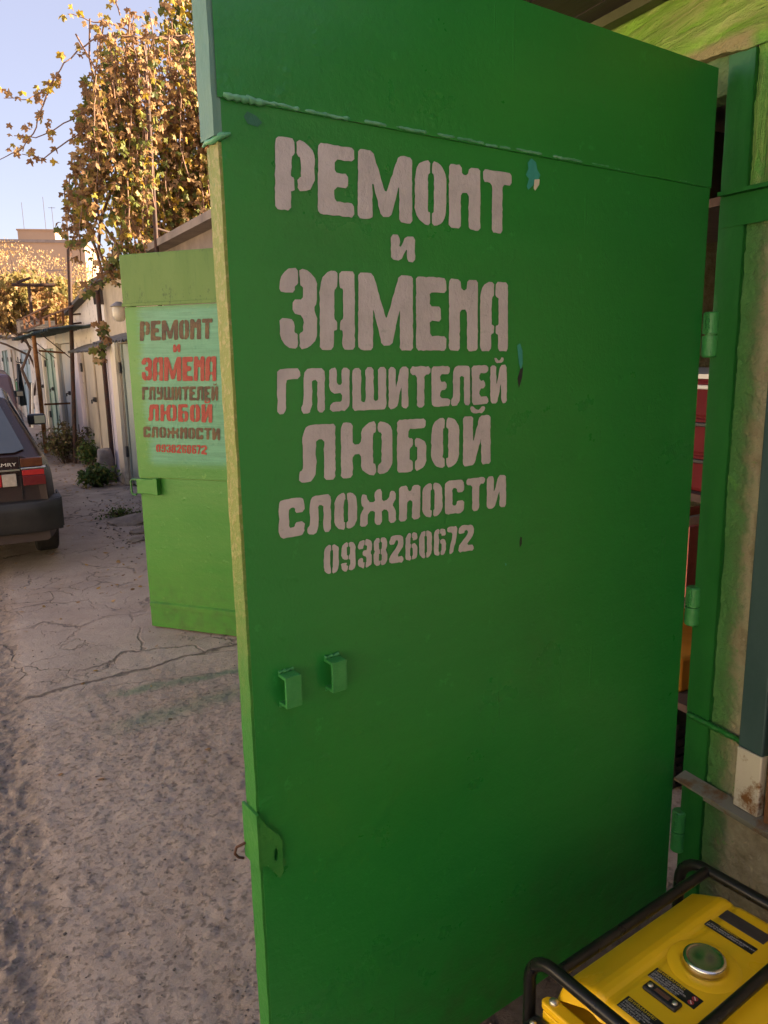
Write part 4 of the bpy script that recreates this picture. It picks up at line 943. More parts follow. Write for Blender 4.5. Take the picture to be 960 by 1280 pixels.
M['st_grey'] = steel('steel_grey', (0.350, 0.350, 0.338), (0.475, 0.425, 0.362), (0.312, 0.338, 0.350))
M['pillar_lilac'] = steel('whitewashed_lilac', (0.625, 0.562, 0.625), (0.700, 0.625, 0.675), (0.550, 0.463, 0.450))
M['pillar_cream'] = steel('whitewashed_cream', (0.720, 0.600, 0.463), (0.720, 0.675, 0.537), (0.562, 0.450, 0.338))
M['plaster_white'] = rusty('peeling_whitewash', (.70, .63, .57), (.40, .33, .26), 7, .56, .66)
M['asb'] = pm('weathered_roof_sheet', (.17, .135, .115), (.27, .215, .18), 5, .9, .4, 30)
M['roof_dark'] = pm('tarred_roof', (.05, .045, .045), (.10, .08, .07), 6, .8, .4, 30)
M['awn'] = pm('grey_awning_sheet', (.13, .12, .105), (.20, .18, .15), 7, .7, .3, 30)
M['hw_dark'] = pm('dark_lock', (.03, .03, .032), (.06, .05, .045), 30, .5, .3)

def boards_mat():
    t = NT('vertical_boards')
    x, y, z = t.xyz()
    w = t.n.new('ShaderNodeTexWave'); w.wave_type = 'BANDS'; w.bands_direction = 'X'; w.inputs['Scale'].default_value = 4.2; w.inputs['Distortion'].default_value = .3
    t.lk(t.co, w.inputs[0])
    g_ = t.ramp(w.outputs['Fac'], [(.0, .0), (.12, 1.0)])
    col = t.mix(t.ramp(t.noise(4, 5, .6, t.map((1, 1, .3))), [(.38, 0.0), (.65, 1.0)]), (.55, .46, .34), (.44, .36, .26))
    col = t.mix(g_, (.20, .15, .10), col)
    return t.fin(col, .75, t.bump(g_, .5, .01), 0, .3)
M['boards'] = boards_mat()

def garage(u0, u1, label, wallm, doorm, door=(.3, 2.2, 1.78), h=2.25, roof='flat', depth=5.5, side=1, base=None, gable=None, pill=None, awn=None, locks=True, roofm=None, split=True):
    """front at local y=0 facing +y, local x along the row"""
    if side == 1: p = rowp(u0); rz = A0
    else: p, rz = base
    L = u1 - u0
    t = thing('garage', label, 'garage', (p.x, p.y, 0), rz)
    d0, d1, dh = door
    # front wall with a real opening
    mb = MB()
    mb.box(0, d0, -.12, 0, 0, h); mb.box(d1, L, -.12, 0, 0, h); mb.box(d0, d1, -.12, 0, dh, h)
    mb.box(0, L, -depth, -depth + .12, 0, h); mb.box(0, .1, -depth + .1205, -.1205, 0, h); mb.box(L - .1, L, -depth + .1205, -.1205, 0, h)
    if gable:
        mb.prism([(0, h + .0005), (L, h + .0005), (gable[0], gable[1])], 'y', -.12, 0)
    mb.build('wall', wallm, t)
    # two leaves
    xm = (d0 + d1) / 2
    leaves = ((d0, xm - .004), (xm + .004, d1)) if split else ((d0, d1),)
    for k, (a, b_) in enumerate(leaves):
        mb = MB()
        mb.grid(14, 20, lambda uu, vv: (a + .006 + uu * (b_ - a - .012), -.035 + .006 * noise.noise((a * 3 + uu * 3, vv * 4, L)), .02 + vv * (dh - .03)))
        mb.box(a + .006, b_ - .006, -.075, -.045, .02, dh - .01)
        lf = mb.build('door_leaf', doorm, t, fixn=False)
        mb = MB()
        for q in (0, 1):
            xx = a + .006 if q == 0 else b_ - .046
            mb = MB(); mb.box(xx, xx + .04, -.029, -.014, .02, dh - .0105); mb.build('door_edge', doorm, lf)
        for hz in (.35, dh - .35):
            mb = MB(); xx = d0 + .012 if k == 0 else d1 - .012
            mb.tube([(xx, .008, hz), (xx, .008, hz + .13)], .016, 8); mb.build('hinge', M['hw_dark'], lf)
    if locks:
        lkx = xm
        mb = MB(); mb.box(lkx - .06, lkx + .06, -.012, .02, .92, .985); mb.tube([(lkx - .02, .02, .95), (lkx - .02, .05, .95), (lkx - .02, .05, .90)], .012, 8)
        mb.build('lock', M['hw_dark'], t)
    rm = roofm or M['roof_dark']
    mb = MB()
    if gable:
        gx_, gz_ = gable
        def slope(xa, za, xb, zb):
            n = 40
            def f(uu, vv):
                x = xa + (xb - xa) * uu; z = za + (zb - za) * uu
                y = .10 - vv * (depth + .2)
                return (x, y, z + .012)
            mb.grid(8, 2, f, 0, False)
            mb.prism([(xa, za + .002), (xb, zb + .002), (xb, zb + .05), (xa, za + .05)], 'y', -depth - .1, .12)
        if gx_ > .02: slope(-.04, h - .02, gx_, gz_)
        if gx_ < L - .02: slope(gx_, gz_, L + .04, h - .02)
    else:
        mb.box(-.02, L + .02, -depth - .1, .14, h + .002, h + .06)
    mb.build('roof', rm, t)
    if pill:
        for (a, b_, m_) in pill:
            mb = MB(); mb.box(a, b_, .002, .05, 0, min(h, dh + .02)); mb.build('pillar', m_, t, bevel=.006)
    if awn:
        a, b_, z, out = awn
        mb = MB()
        def f(uu, vv):
            x = a + (b_ - a) * uu
            return (x, .003 + vv * out, z + .10 - vv * .10 + .012 * math.sin(x * 40) + .01 * noise.noise((x * 5, vv * 2, 0)))
        mb.grid(60, 6, f); mb.grid(60, 6, lambda uu, vv: (f(uu, vv)[0], f(uu, vv)[1], f(uu, vv)[2] - .008))
        mb.build('awning', M['awn'], t, fixn=False)
    return t

garage(.22, 3.90, 'low garage with weathered grey-brown walls, just behind the leaf with red lettering', M['asb'], M['st_green'], (.35, 2.6, 1.78), 2.46, roofm=M['asb'])
garage(3.92, 6.88, 'garage with grey-teal double doors and beige boards, under a wall lamp', M['boards'], M['st_teal'], (.48, 2.26, 1.70), 2.42, pill=[(2.28, 2.57, M['pillar_cream']), (2.575, 2.94, M['pillar_lilac'])], awn=(-.4, 2.1, 1.70, .32))
garage(6.90, 9.66, 'white peeling garage with pale beige doors and a small awning', M['plaster_white'], M['st_beige'], (.34, 2.22, 1.68), 2.20, gable=(.05, 2.42), pill=[(2.25, 2.70, M['pillar_lilac'])], awn=(-.55, 1.3, 1.62, .30))
garage(9.68, 11.92, 'garage with one pale blue-beige door between lilac and cream pillars', M['st_blue'], M['st_blue'], (.20, 1.85, 1.78), 1.96, pill=[(1.87, 2.2, M['pillar_cream'])], split=False)
garage(11.94, 13.96, 'garage with faded teal-green doors beside the cream pillar', M['plaster_white'], M['st_green'], (.26, 1.82, 1.72), 1.98, pill=[(1.84, 2.0, M['pillar_cream'])])
garage(13.98, 15.62, 'garage with grey doors beyond the rusty orange post', M['plaster_white'], M['st_grey'], (.06, 1.35, 1.74), 1.98)
garage(15.64, 19.5, 'garage with light blue doors beyond the grey-doored one', M['plaster_white'], M['st_sky'], (1.3, 3.6, 1.75), 2.0)
garage(19.52, 23.0, 'far garage with pinkish faded doors beyond the light blue one', M['pillar_cream'], M['st_pink'], (.4, 2.8, 1.8), 2.1, roofm=M['asb'])
garage(23.02, 27.0, 'far garage with green doors and cream walls past the pinkish one', M['pillar_cream'], M['st_green'], (.5, 3.0, 1.8), 2.2)
garage(27.02, 32.0, 'farthest garage with beige doors at the end of the row', M['boards'], M['st_beige'], (.6, 3.6, 1.8), 2.2, roofm=M['asb'])

# opposite row, catching the low sun outside the frame, and the row behind the camera
labs = ['beige', 'grey', 'green', 'pale blue', 'pinkish', 'cream', 'teal', 'white', 'grey-blue']
mats_ = [M['st_beige'], M['st_grey'], M['st_green'], M['st_blue'], M['st_pink'], M['st_beige'], M['st_teal'], M['st_beige'], M['st_blue']]
for k in range(9):
    y0 = -9 + k * 3.3
    garage(0, 3.26, 'cream garage with %s doors on the sunlit side of the lane opposite' % labs[k], M['pillar_cream'], mats_[k], (.4, 2.8, 2.0), 2.6, side=2, base=(Vector((-4.9 - .02 * k, y0 + 3.26)), -math.pi / 2))
for k in range(2):
    y0 = .15 - (k + 1) * 3.4
    garage(0, 3.36, ['cream walled garage with teal doors next to the generator pier', 'cream walled garage with grey doors behind the camera'][k], M['pillar_cream'], [M['st_teal'], M['st_grey']][k], (.4, 2.8, 2.0), 2.5, side=2, base=(Vector((1.66, y0)), math.pi / 2))

# unseen block added behind the photographer to dim horizon light on the gate
sb = thing('blocker', 'unseen dull brick block added behind the photographer to dim horizon light', 'building', (-1.5, -15, 0))
mb = MB(); mb.box(-9, 9, -6, 0, 0, 4.6); mb.build('wall', pm('blocker_brick', (.12, .075, .06), (.18, .12, .09), 3, .9, .3), sb)
mb = MB(); mb.box(-9.2, 9.2, -6.2, .2, 4.602, 4.8); mb.build('roof', M['roof_dark'], sb)  # top of the added unseen block
mb = MB(); mb.box(-1.6, 1.6, .003, .06, .02, 2.8); mb.build('door', M['st_grey'], sb)  # door of the added unseen block

# wall lamp above the awning
p = rowp(5.36)
lm = thing('wall_lamp', 'round wall lamp with grey metal hood and frosted glass over the awning', 'lamp', (p.x, p.y, 1.915), A0)
lm.scale = (.76, .76, .76)
M['frost'] = pm('frosted_glass', (.60, .54, .42), (.66, .60, .48), 10, .25, .05)
mb = MB(); mb.tube([(0, .003, .27), (0, .05, .285), (0, .10, .28)], .012, 8); mb.build('arm', M['hw_dark'], lm)
mb = MB(); mb.lathe([(.0001, .275), (.04, .272), (.06, .255), (.115, .215), (.118, .205), (.10, .208), (.0001, .21)], (0, .16, 0), 28); mb.build('hood', pm('grey_hood', (.20, .20, .21), (.27, .26, .26), 20, .45, .1), lm)
mb = MB(); mb.lathe([(.085, .205), (.094, .16), (.092, .08), (.075, .03), (.045, .005), (.0001, -.002)], (0, .16, 0), 28); mb.build('globe', M['frost'], lm)

# canopy and the rusty clutter on it
can = thing('canopy', 'dark green corrugated canopy on rusty posts above the grey garage doors', 'canopy', (*rowp(7.72), 0), A0)
cm_ = pm('dark_green_sheet', (.035, .055, .045), (.06, .085, .065), 8, .7, .3)
mb = MB()
for dz in (0, -.01):
    mb.grid(120, 6, lambda uu, vv: (uu * 5.6, .02 + vv * .55, 1.97 + .02 * math.sin(uu * 5.6 * 26) - vv * .05 + dz + .02 * noise.noise((uu * 9, vv * 3, 2))))
mb.build('roof_sheet', cm_, can, fixn=False)
for xx in (2.1, 4.0, 5.5):
    mb = MB(); mb.bar((xx, .03, 1.965), (xx, .56, 1.92), .03, .03); mb.build('bracket', M['rust'], can)
    mb = MB(); mb.bar((xx, .01, 1.5), (xx, .45, 1.915), .014, .014); mb.build('brace', M['rust_dark'], can)
po = thing('post', 'rusty orange steel post under the dark canopy by the light blue doors', 'post', (*rowp(10.36, .50), 0), A0)
mb = MB(); mb.tube([(0, 0, 0), (0, 0, 1.93)], .032, 12); mb.build('pole', M['rust_orange'], po)
mb = MB(); mb.bar((0, -.45, .80), (0, -.05, .80), .03, .03); mb.build('stay', M['rust'], po)
mb = MB(); mb.bar((0, -.45, 1.62), (0, -.05, 1.66), .03, .03); mb.build('stay', M['rust'], po)
fr = thing('metal_frame', 'rusty welded bed frame lying on the dark green canopy', 'frame', (*rowp(8.7, .25), 2.0), A0)
mb = MB()
for y_ in (0, .3): mb.bar((-1.0, y_, .21), (2.6, y_, .21), .022, .022); mb.bar((0, y_, .02), (2.4, y_, .02), .022, .022)
for x_ in (0, .8, 1.6, 2.4): mb.bar((x_, 0, .02), (x_, 0, .21), .03, .03); mb.bar((x_, .3, .02), (x_, .3, .21), .03, .03)
for x_ in (0, 1.2): mb.bar((x_, .3, .03), (x_ + 1.2, .3, .20), .022, .022)
mb.build('rails', M['rust'], fr)
bo = thing('crate', 'weathered wooden crate at the far end of the canopy roof', 'crate', (*rowp(12.85, .30), 1.98), A0)
mb = MB(); mb.box(-.35, .35, -.2, .2, .03, .26); mb.build('box', pm('old_board', (.17, .125, .09), (.24, .18, .13), 6, .8, .4), bo, bevel=.01)
mb = MB(); mb.box(-.36, .36, -.21, .21, .262, .28); mb.build('lid', M['rust_dark'], bo)
bl_ = thing('sheet_stack', 'dark bundle of tarred sheets between the bed frame and the crate', 'sheets', (*rowp(11.8, .22), 1.99), A0)
mb = MB()
for k in range(5): mb.box(-.8 + .03 * k, .75 - .05 * (k % 2), -.18, .18 - .01 * k, .03 + k * .03, .055 + k * .03)
mb.build('sheets', M['roof_dark'], bl_)

# black cloth hung at the light blue door, drain pipes
def drape():
    mb = MB()
    def f(u, v):
        z = 1.42 - v * 1.0; w = .10 + .30 * min(1, v * 1.6)
        return ((u - .5) * 2 * w * .8 + .03 * v, .10 + .05 * math.sin(u * 14 + v * 2) * (0.4 + v), z - .10 * abs(u - .5))
    mb.grid(24, 20, f); mb.grid(24, 20, lambda u, v: (f(u, v)[0], f(u, v)[1] - .03, f(u, v)[2]))
    return mb
ck = thing('hanging_coat', 'black work coat hanging on the wall past the light blue doors', 'coat', (*rowp(18.3, .06), 0), A0)
drape().build('cloth', M['black'], ck, fixn=False)
mb = MB(); mb.grid(8, 8, lambda u, v: (-.30 + u * .16, .19 + .02 * math.sin(u * 9), .98 - v * .28)); mb.build('green_rag', pm('green_rag', (.10, .22, .12), None, 10, .8, .2), ck, fixn=False)
mb = MB(); mb.tube([(0, -.05, 1.44), (0, .10, 1.44), (0, .13, 1.48)], .012, 8); mb.build('hook', M['hw_dark'], ck)
for k, (uu, lab, mt) in enumerate(((15.75, 'white drain pipe leaning by the light blue doors', M['white_pl']), (16.2, 'blue-grey drain pipe leaning beside the white one', M['pipe_teal']))):
    p = rowp(uu, .10)
    mb = MB(); mb.tube([(p.x - .10, p.y, 0), (p.x, p.y, 1.0)], .028, 10)
    tag(mb.build('drain_pipe', mt, None, loc=(p.x - .1, p.y, 0)), lab, 'pipe')

# concrete stub by the cream pillar
p = rowp(6.72, .18)
bm = bmesh.new(); bmesh.ops.create_cone(bm, cap_ends=True, segments=18, radius1=.14, radius2=.085, depth=.40)
bmesh.ops.subdivide_edges(bm, edges=[e for e in bm.edges], cuts=3, use_grid_fill=True)
for v in bm.verts:
    v.co.z += .20; v.co += Vector((noise.noise(v.co * 9), noise.noise(v.co * 9 + Vector((5, 0, 0))), noise.noise(v.co * 7))) * .022
    if v.co.z < .02: v.co.z = -.02
me = bpy.data.meshes.new('concrete_stub'); bm.to_mesh(me); bm.free(); me.materials.append(lumpm)
for f in me.polygons: f.use_smooth = True
o = bpy.data.objects.new('concrete_stub', me); COL.objects.link(o); o.location = (p.x, p.y, 0)
tag(o, 'rounded concrete stub at the foot of the lilac pillar', 'bollard')
# ------------------------------------------------------------------ foliage
def leaf_mat(name, sss=.35, rough=.55):
    t = NT(name)
    at = t.n.new('ShaderNodeAttribute'); at.attribute_name = 'leafcol'
    col = at.outputs['Color']
    t.setv(t.p.inputs['Base Color'], col); t.p.inputs['Roughness'].default_value = rough; t.p.inputs['Specular IOR Level'].default_value = .3
    tr = t.n.new('ShaderNodeBsdfTranslucent'); t.lk(col, tr.inputs[0])
    mx = t.n.new('ShaderNodeMixShader'); mx.inputs[0].default_value = sss
    t.lk(t.p.outputs[0], mx.inputs[1]); t.lk(tr.outputs[0], mx.inputs[2])
    t.lk(mx.outputs[0], t.n['Material Output'].inputs[0])
    return t.mat
M['leaf'] = leaf_mat('autumn_leaf', .45)
M['leaf_g'] = leaf_mat('weed_leaf', .3)
M['bark'] = pm('vine_bark', (.085, .055, .04), (.15, .10, .075), 14, .9, .5, 40, stretch=(1, 1, .3))
M['twig'] = pm('vine_twig', (.20, .11, .07), (.28, .16, .10), 20, .8, .2)

LOBED = []
for k in range(15):
    a = -math.pi / 2 + 2 * math.pi * k / 15
    LOBED.append((a, [.30, .78, .90, .58, .95, .84, .62, 1.0, .62, .84, .95, .58, .90, .78, .30][k] if k else .18))
OVAL = [(-math.pi / 2 + 2 * math.pi * k / 7, [.9, .55, .5, .7, .7, .5, .55][k]) for k in range(7)]
def leaves(name, items, mat, parent, shape, seed=0, loc=(0, 0, 0), curl=.5):
    """items: (pos, normal, down, size, colour); one mesh of real leaf blades"""
    rg = random.Random(seed)
    n = len(shape); V = []; F = []; Cc = []
    for pos, nor, dn, sz, colr in items:
        nor = nor.normalized(); t = (dn - nor * dn.dot(nor))
        if t.length < 1e-4: t = nor.orthogonal()
        t.normalize(); s = nor.cross(t)
        b = len(V); cu = curl * rg.uniform(-.4, 1.3); cu2 = curl * rg.uniform(-.5, 1.0)
        V.append(tuple(pos + nor * sz * .05))
        for a, r in shape:
            r *= rg.uniform(.86, 1.1)
            x = math.cos(a) * r * .95; y = math.sin(a) * r
            zz = -cu * (x * x) - cu2 * (y * y) + rg.uniform(-.07, .07)
            V.append(tuple(pos + (s * x - t * (y - .45) * 1.0) * sz + nor * zz * sz))
        for k in range(n): F.append((b, b + 1 + k, b + 1 + (k + 1) % n))
        v = rg.uniform(.8, 1.15)
        Cc += [(colr[0] * v, colr[1] * v, colr[2] * v, 1)] * (n + 1)
    me = bpy.data.meshes.new(name)
    me.from_pydata([(p[0] - loc[0], p[1] - loc[1], p[2] - loc[2]) for p in V], [], F)
    at = me.color_attributes.new('leafcol', 'FLOAT_COLOR', 'POINT')
    at.data.foreach_set('color', np.array(Cc, dtype=np.float32).ravel())
    me.materials.append(mat)
    o = bpy.data.objects.new(name, me); COL.objects.link(o); o.parent = parent
    return o
DRY = [(.37, .205, .085), (.44, .265, .115), (.30, .165, .075), (.52, .34, .16), (.40, .255, .08), (.23, .13, .06)]
YEL = [(.48, .32, .035), (.42, .31, .05), (.34, .28, .05)]
GRN = [(.17, .19, .045), (.22, .23, .05), (.13, .15, .04)]
def autumn(rg, dry=.62, yel=.16):
    q = rg.random()
    return rg.choice(DRY if q < dry else YEL if q < dry + yel else GRN)

# big grape vine over the garages
vine = thing('grape_vine', 'big autumn grape vine hanging from poles above the garage roofs', 'vine', (1.55, 7.9, 0))
vl = (1.55, 7.9, 0)
rg = random.Random(11)
prof = sorted(VINE_PROFILE, key=lambda p: p[2])
def left_edge(z):
    for a, b_ in zip(prof, prof[1:]):
        if a[2] <= z <= b_[2]:
            q = (z - a[2]) / (b_[2] - a[2] + 1e-6); return a[0] + (b_[0] - a[0]) * q
    return prof[0][0] if z < prof[0][2] else 2.4
items = []; twigs = MB()
def hang(x, y, z, L, n, size=.036, dry=.74, yel=.09, spread=.06):
    pts = [Vector((x, y, z))]; d = Vector((rg.uniform(-.25, .25), rg.uniform(-.25, .1), -1)).normalized()
    for i in range(n):
        d = (d + Vector((rg.uniform(-.25, .25), rg.uniform(-.25, .25), -.25))).normalized()
        pts.append(pts[-1] + d * L / n)
    for p in pts:
        for q in range(2 if rg.random() < .6 else 1):
            off = Vector((rg.uniform(-1, 1), rg.uniform(-1.2, .6), rg.uniform(-.6, .6))) * spread
            nor = Vector((rg.uniform(-.8, .9), rg.uniform(-1.4, .3), rg.uniform(-.2, .9)))
            dn = Vector((rg.uniform(-.4, .4), rg.uniform(-.4, .4), -1))
            g_lo = 1 if p.z < 3.4 and p.x > 1.3 else 0
            c = autumn(rg, dry - .25 * g_lo, yel + .08 * g_lo)
            items.append((p + off, nor, dn, size * rg.uniform(.65, 1.3), c))
    if rg.random() < .5: twigs.tube(pts, [.005] * (len(pts) - 1) + [.003], 4, cap=False)
N = 0
while N < 1250:
    x = rg.uniform(.7, 3.3); z = rg.uniform(2.45, 4.75); y = 8.0 + rg.triangular(-.75, 1.1, -.35)
    le = left_edge(z)
    k = y / 8.0
    if x / k < le + .06: continue
    if z > 4.45 and rg.random() < .5: continue
    if 2.75 < z < 3.05 and 1.45 < x < 1.7 and rg.random() < .8: continue
    L = min(rg.uniform(.25, .8), z - 2.3)
    if x / k < 1.38 and z - L < 2.85 and rg.random() < .93: continue
    if L < .12: continue
    hang(x, y, z, L, max(3, int(L / .075)))
    N += 1
for i in range(110):    # ragged fringe on the left and lower edge
    z = rg.uniform(2.8, 4.4); x = left_edge(z) + rg.uniform(-.02, .22)
    hang(x, 8.0 + rg.uniform(-.4, .5), z, rg.uniform(.12, .35), 4, .042)
for i in range(16):    # strands wrapped about the pole
    z = rg.uniform(2.9, 4.1); hang(1.47 + rg.uniform(-.08, .08), 6.95, z, rg.uniform(.15, .4), 4, .034)
# thin trails down in front of the white gable
for (x0, x1, z0, z1, n) in ((1.14, 1.00, 2.35, 2.12, 4), (1.08, 1.02, 1.86, 1.58, 5), (1.25, 1.20, 2.5, 2.25, 4)):
    pts = []
    for i in range(n + 1):
        q = i / n; p = Vector((x0 + (x1 - x0) * q + rg.uniform(-.03, .03), 7.75, z0 + (z1 - z0) * q)); pts.append(p)
        for r_ in range(4):
            items.append((p + Vector((rg.uniform(-.06, .06), rg.uniform(-.05, .05), rg.uniform(-.05, .05))), Vector((rg.uniform(-.6, .6), -1, rg.uniform(-.2, .6))), Vector((rg.uniform(-.3, .3), 0, -1)), rg.uniform(.035, .06), rg.choice(GRN + GRN + DRY)))
    twigs.tube(pts, .005, 5, cap=False)
for br in VINE_SPRAYS:
    pts = [Vector(p) for p in br]
    dense = []
    for a, b_ in zip(pts, pts[1:]):
        for q in range(4): dense.append(a.lerp(b_, q / 4) + Vector((rg.uniform(-.006, .006), rg.uniform(-.02, .02), rg.uniform(-.006, .006))))
    dense.append(pts[-1])
    twigs.tube(dense, [.008 - .005 * i / len(dense) for i in range(len(dense))], 5, cap=False)
    i = 0
    while i < len(dense):
        cl = rg.randint(1, 4)
        for q in range(cl):
            items.append((dense[i] + Vector((rg.uniform(-.07, .07), rg.uniform(-.07, .07), rg.uniform(-.03, .09))), Vector((rg.uniform(-.8, .8), -1, rg.uniform(-.2, 1))), Vector((rg.uniform(-.6, .6), 0, -1)), rg.uniform(.028, .048), rg.choice(DRY[:4] + YEL[:2])))
        i += rg.choice((1, 2, 3, 3))
leaves('foliage', items, M['leaf'], vine, LOBED, 3, vl, .95)
for i in range(14):    # woody canes inside
    x0 = rg.uniform(1.1, 2.6); pts = []
    for k in range(9): pts.append((x0 + .12 * math.sin(k * .9 + i) + rg.uniform(-.04, .04), 8.1 + rg.uniform(-.3, .3), 2.3 + k * .27))
    twigs.tube(pts, [.016 - .001 * k for k in range(9)], 6, cap=False)
for k in range(2): twigs.tube([(1.2 + .3 * k, 7.5 + .1 * k, 4.2 + .05 * k), (2.0, 7.7, 4.35 + .03 * k), (3.0, 8.0 + .1 * k, 4.3 + .05 * k)], .010, 6, cap=False)
twigs.tube([(1.95, 8.3, 0), (1.9, 8.25, 1.2), (1.98, 8.2, 2.2), (1.85, 8.1, 3.0), (1.95, 8.1, 3.9)], [.05, .045, .04, .035, .02], 8)
twigs.build('stems', M['twig'], vine, loc=None).data.transform(Matrix.Translation((-vl[0], -vl[1], 0)))

def pole(name, a, b_, r, mat, lab, cat='pole', extra=None):
    t = thing(name, lab, cat, (a[0], a[1], 0))
    mb = MB(); mb.tube([(0, 0, 0), (b_[0] - a[0], b_[1] - a[1], b_[2])], r, 10); mb.build('shaft', mat, t)
    if extra:
        mb = MB()
        for p, q, rr in extra: mb.tube([p, q], rr, 7)
        mb.build('cross_bar', mat, t)
    return t
pole('vine_pole', (1.44, 7.05), (1.498, 7.05, 4.03), .019, M['rust_dark'], 'dark rusty pole standing in the middle of the grape vine', extra=[((0, 0, 2.62), (.8, .5, 2.52), .010)])
pole('vine_pole', (1.15, 12.3), (1.345, 12.3, 3.05), .030, M['rust_dark'], 'tall rusty pole with a forked top at the left edge of the grape vine', extra=[((.195, 0, 3.05), (.215, 0, 3.9), .012), ((.195, 0, 3.05), (.37, 0, 3.42), .012), ((.37, 0, 3.42), (.37, 0, 3.6), .01), ((.15, 0, 2.15), (1.0, .2, 2.22), .014), ((.14, 0, 2.02), (.8, .2, 2.1), .014)])
p = rowp(6.72, .09)
pole('vine_pole', (p.x, p.y), (p.x, p.y, 2.35), .028, M['rust_dark'], 'short rusty post in front of the lilac pillar, reaching up into the vine')
mb = MB(); mb.tube([(1.02, 8.9, 5.6), (1.0, 8.6, 4.5), (1.13, 8.2, 3.5)], .006, 5)
# T-shaped trellis pole further down the lane
tp_ = thing('trellis_pole', 'rusty T-shaped trellis pole among the vines beyond the canopy', 'pole', (1.13, 18, 0))
mb = MB(); mb.tube([(0, 0, 0), (0, 0, 3.0)], .035, 10); mb.build('shaft', M['rust_dark'], tp_)
mb = MB(); mb.tube([(-.32, 0, 3.01), (.50, 0, 3.02)], .035, 8); mb.tube([(-.22, 0, 3.05), (.05, .05, 3.16)], .03, 6); mb.build('cross_bar', M['rust_dark'], tp_)

def tree(name, label, cat, base, trunk, crown_fn, nleaf, size, mat, cols, seed, group=None, shape=OVAL, tm=None, branches=()):
    t = thing(name, label, cat, base, 0, group)
    rg = random.Random(seed)
    mb = MB()
    for pts, rr in trunk: mb.tube(pts, rr, 9, cap=False)
    for i in range(len(branches) and 0): pass
    cl = crown_fn(rg)
    # limbs towards a share of the clumps
    top = Vector(trunk[0][0][-1])
    for c, r in cl[::max(1, len(cl) // 16)]:
        m = top.lerp(c, .5) + Vector((rg.uniform(-.3, .3), rg.uniform(-.3, .3), rg.uniform(0, .3))) * r
        mb.tube([top - Vector((0, 0, rg.uniform(0, .15) * top.z)), m, c], [trunk[0][1][-1] * .7, trunk[0][1][-1] * .4, .01], 5, cap=False)
    mb.build('trunk', tm or M['bark'], t)
    items = []
    tot = sum(r ** 2 for c, r in cl)
    for c, r in cl:
        dcol = rg.choice(cols)
        for i in range(int(nleaf * r * r / tot)):
            d = Vector((rg.gauss(0, 1), rg.gauss(0, 1), rg.gauss(0, 1))).normalized() * r * rg.random() ** .45
            colr = dcol if rg.random() < .6 else rg.choice(cols)
            items.append((c + d, Vector((rg.uniform(-1, 1), rg.uniform(-1, 1), rg.uniform(-.4, 1))), Vector((rg.uniform(-.5, .5), rg.uniform(-.5, .5), -1)), size * rg.uniform(.6, 1.35), colr))
    leaves('crown', items, mat, t, shape, seed)
    return t
TAN = [(.52, .34, .15), (.58, .40, .20), (.48, .30, .12), (.44, .31, .12), (.60, .44, .22)]
OLV = [(.30, .23, .075), (.36, .26, .08), (.22, .19, .06), (.40, .27, .10), (.26, .16, .07)]
def clumps(n, cx, cy, cz, rx, ry, rz, r0, r1):
    def fn(rg):
        out = []
        while len(out) < n:
            p = Vector((rg.uniform(-1, 1), rg.uniform(-1, 1), rg.uniform(-1, 1)))
            if p.length > 1: continue
            out.append((Vector((cx + p.x * rx, cy + p.y * ry, cz + p.z * rz)), rg.uniform(r0, r1)))
        return out
    return fn
# vine trees over the lane at 20-26 m
tree('vine_tree', 'gnarled vine with twisted dark stem and rusty leaves over the light blue garage', 'vine', (1.0, 19.6, 0),
     [([(-.05, 0, 0), (.05, 0, .8), (-.10, 0, 1.3), (.12, 0, 1.75), (-.05, 0, 2.2)], [.04, .036, .036, .03, .026]), ([(.10, .1, .7), (.22, .1, 1.2), (.10, .1, 1.6), (-.35, .1, 1.85), (-.75, .1, 2.0)], [.028, .026, .026, .022, .018])],
     clumps(46, -.1, .4, 2.75, 1.25, .9, .62, .14, .34), 3400, .075, M['leaf'], OLV + DRY[:2], 5, shape=LOBED)
tree('vine_tree', 'yellowing vine thicket rising behind the T-shaped trellis pole', 'vine', (1.3, 24.5, 0),
     [([(0, 0, 0), (.1, 0, 1.2), (-.1, 0, 2.2)], [.08, .07, .05])], clumps(60, .45, 0, 3.1, 1.6, 1.0, .75, .18, .40), 3400, .095, M['leaf'], OLV, 6, shape=OVAL)
tree('vine_tree', 'rust-brown vine overhanging the lane from the far left', 'vine', (-1.2, 26, 0),
     [([(0, 0, 0), (.1, 0, 1.2), (.3, 0, 2.2)], [.08, .07, .05])], clumps(50, .9, 0, 3.1, 1.7, 1.0, .8, .2, .42), 2600, .10, M['leaf'], DRY + OLV, 7, shape=OVAL)
# pale gold trees before the apartment block
for k, (x, y, zc, rx, rz, s) in enumerate(((3.0, 62, 5.6, 4.0, 4.6, 21), (7.2, 66, 5.4, 2.2, 3.6, 22), (-2.5, 60, 5.8, 3.6, 4.4, 23), (5.4, 48, 3.0, 2.6, 1.6, 24))):
    tree('autumn_tree', ['tall golden tree before the flat block, left of the forked pole', 'golden autumn tree before the sunlit corner of the flat block', 'golden autumn tree at the left edge in front of the flat block', 'low bushy golden tree behind the white gable roofs'][k], 'tree', (x, y, 0),
         [([(0, 0, 0), (.1, 0, zc * .35), (0, 0, zc * .7)], [.28, .2, .1])], clumps(70, 0, 0, zc, rx, 2.6, rz, .35, .9), 3600, .085, M['leaf'], TAN, s, 'golden trees before the flat block')
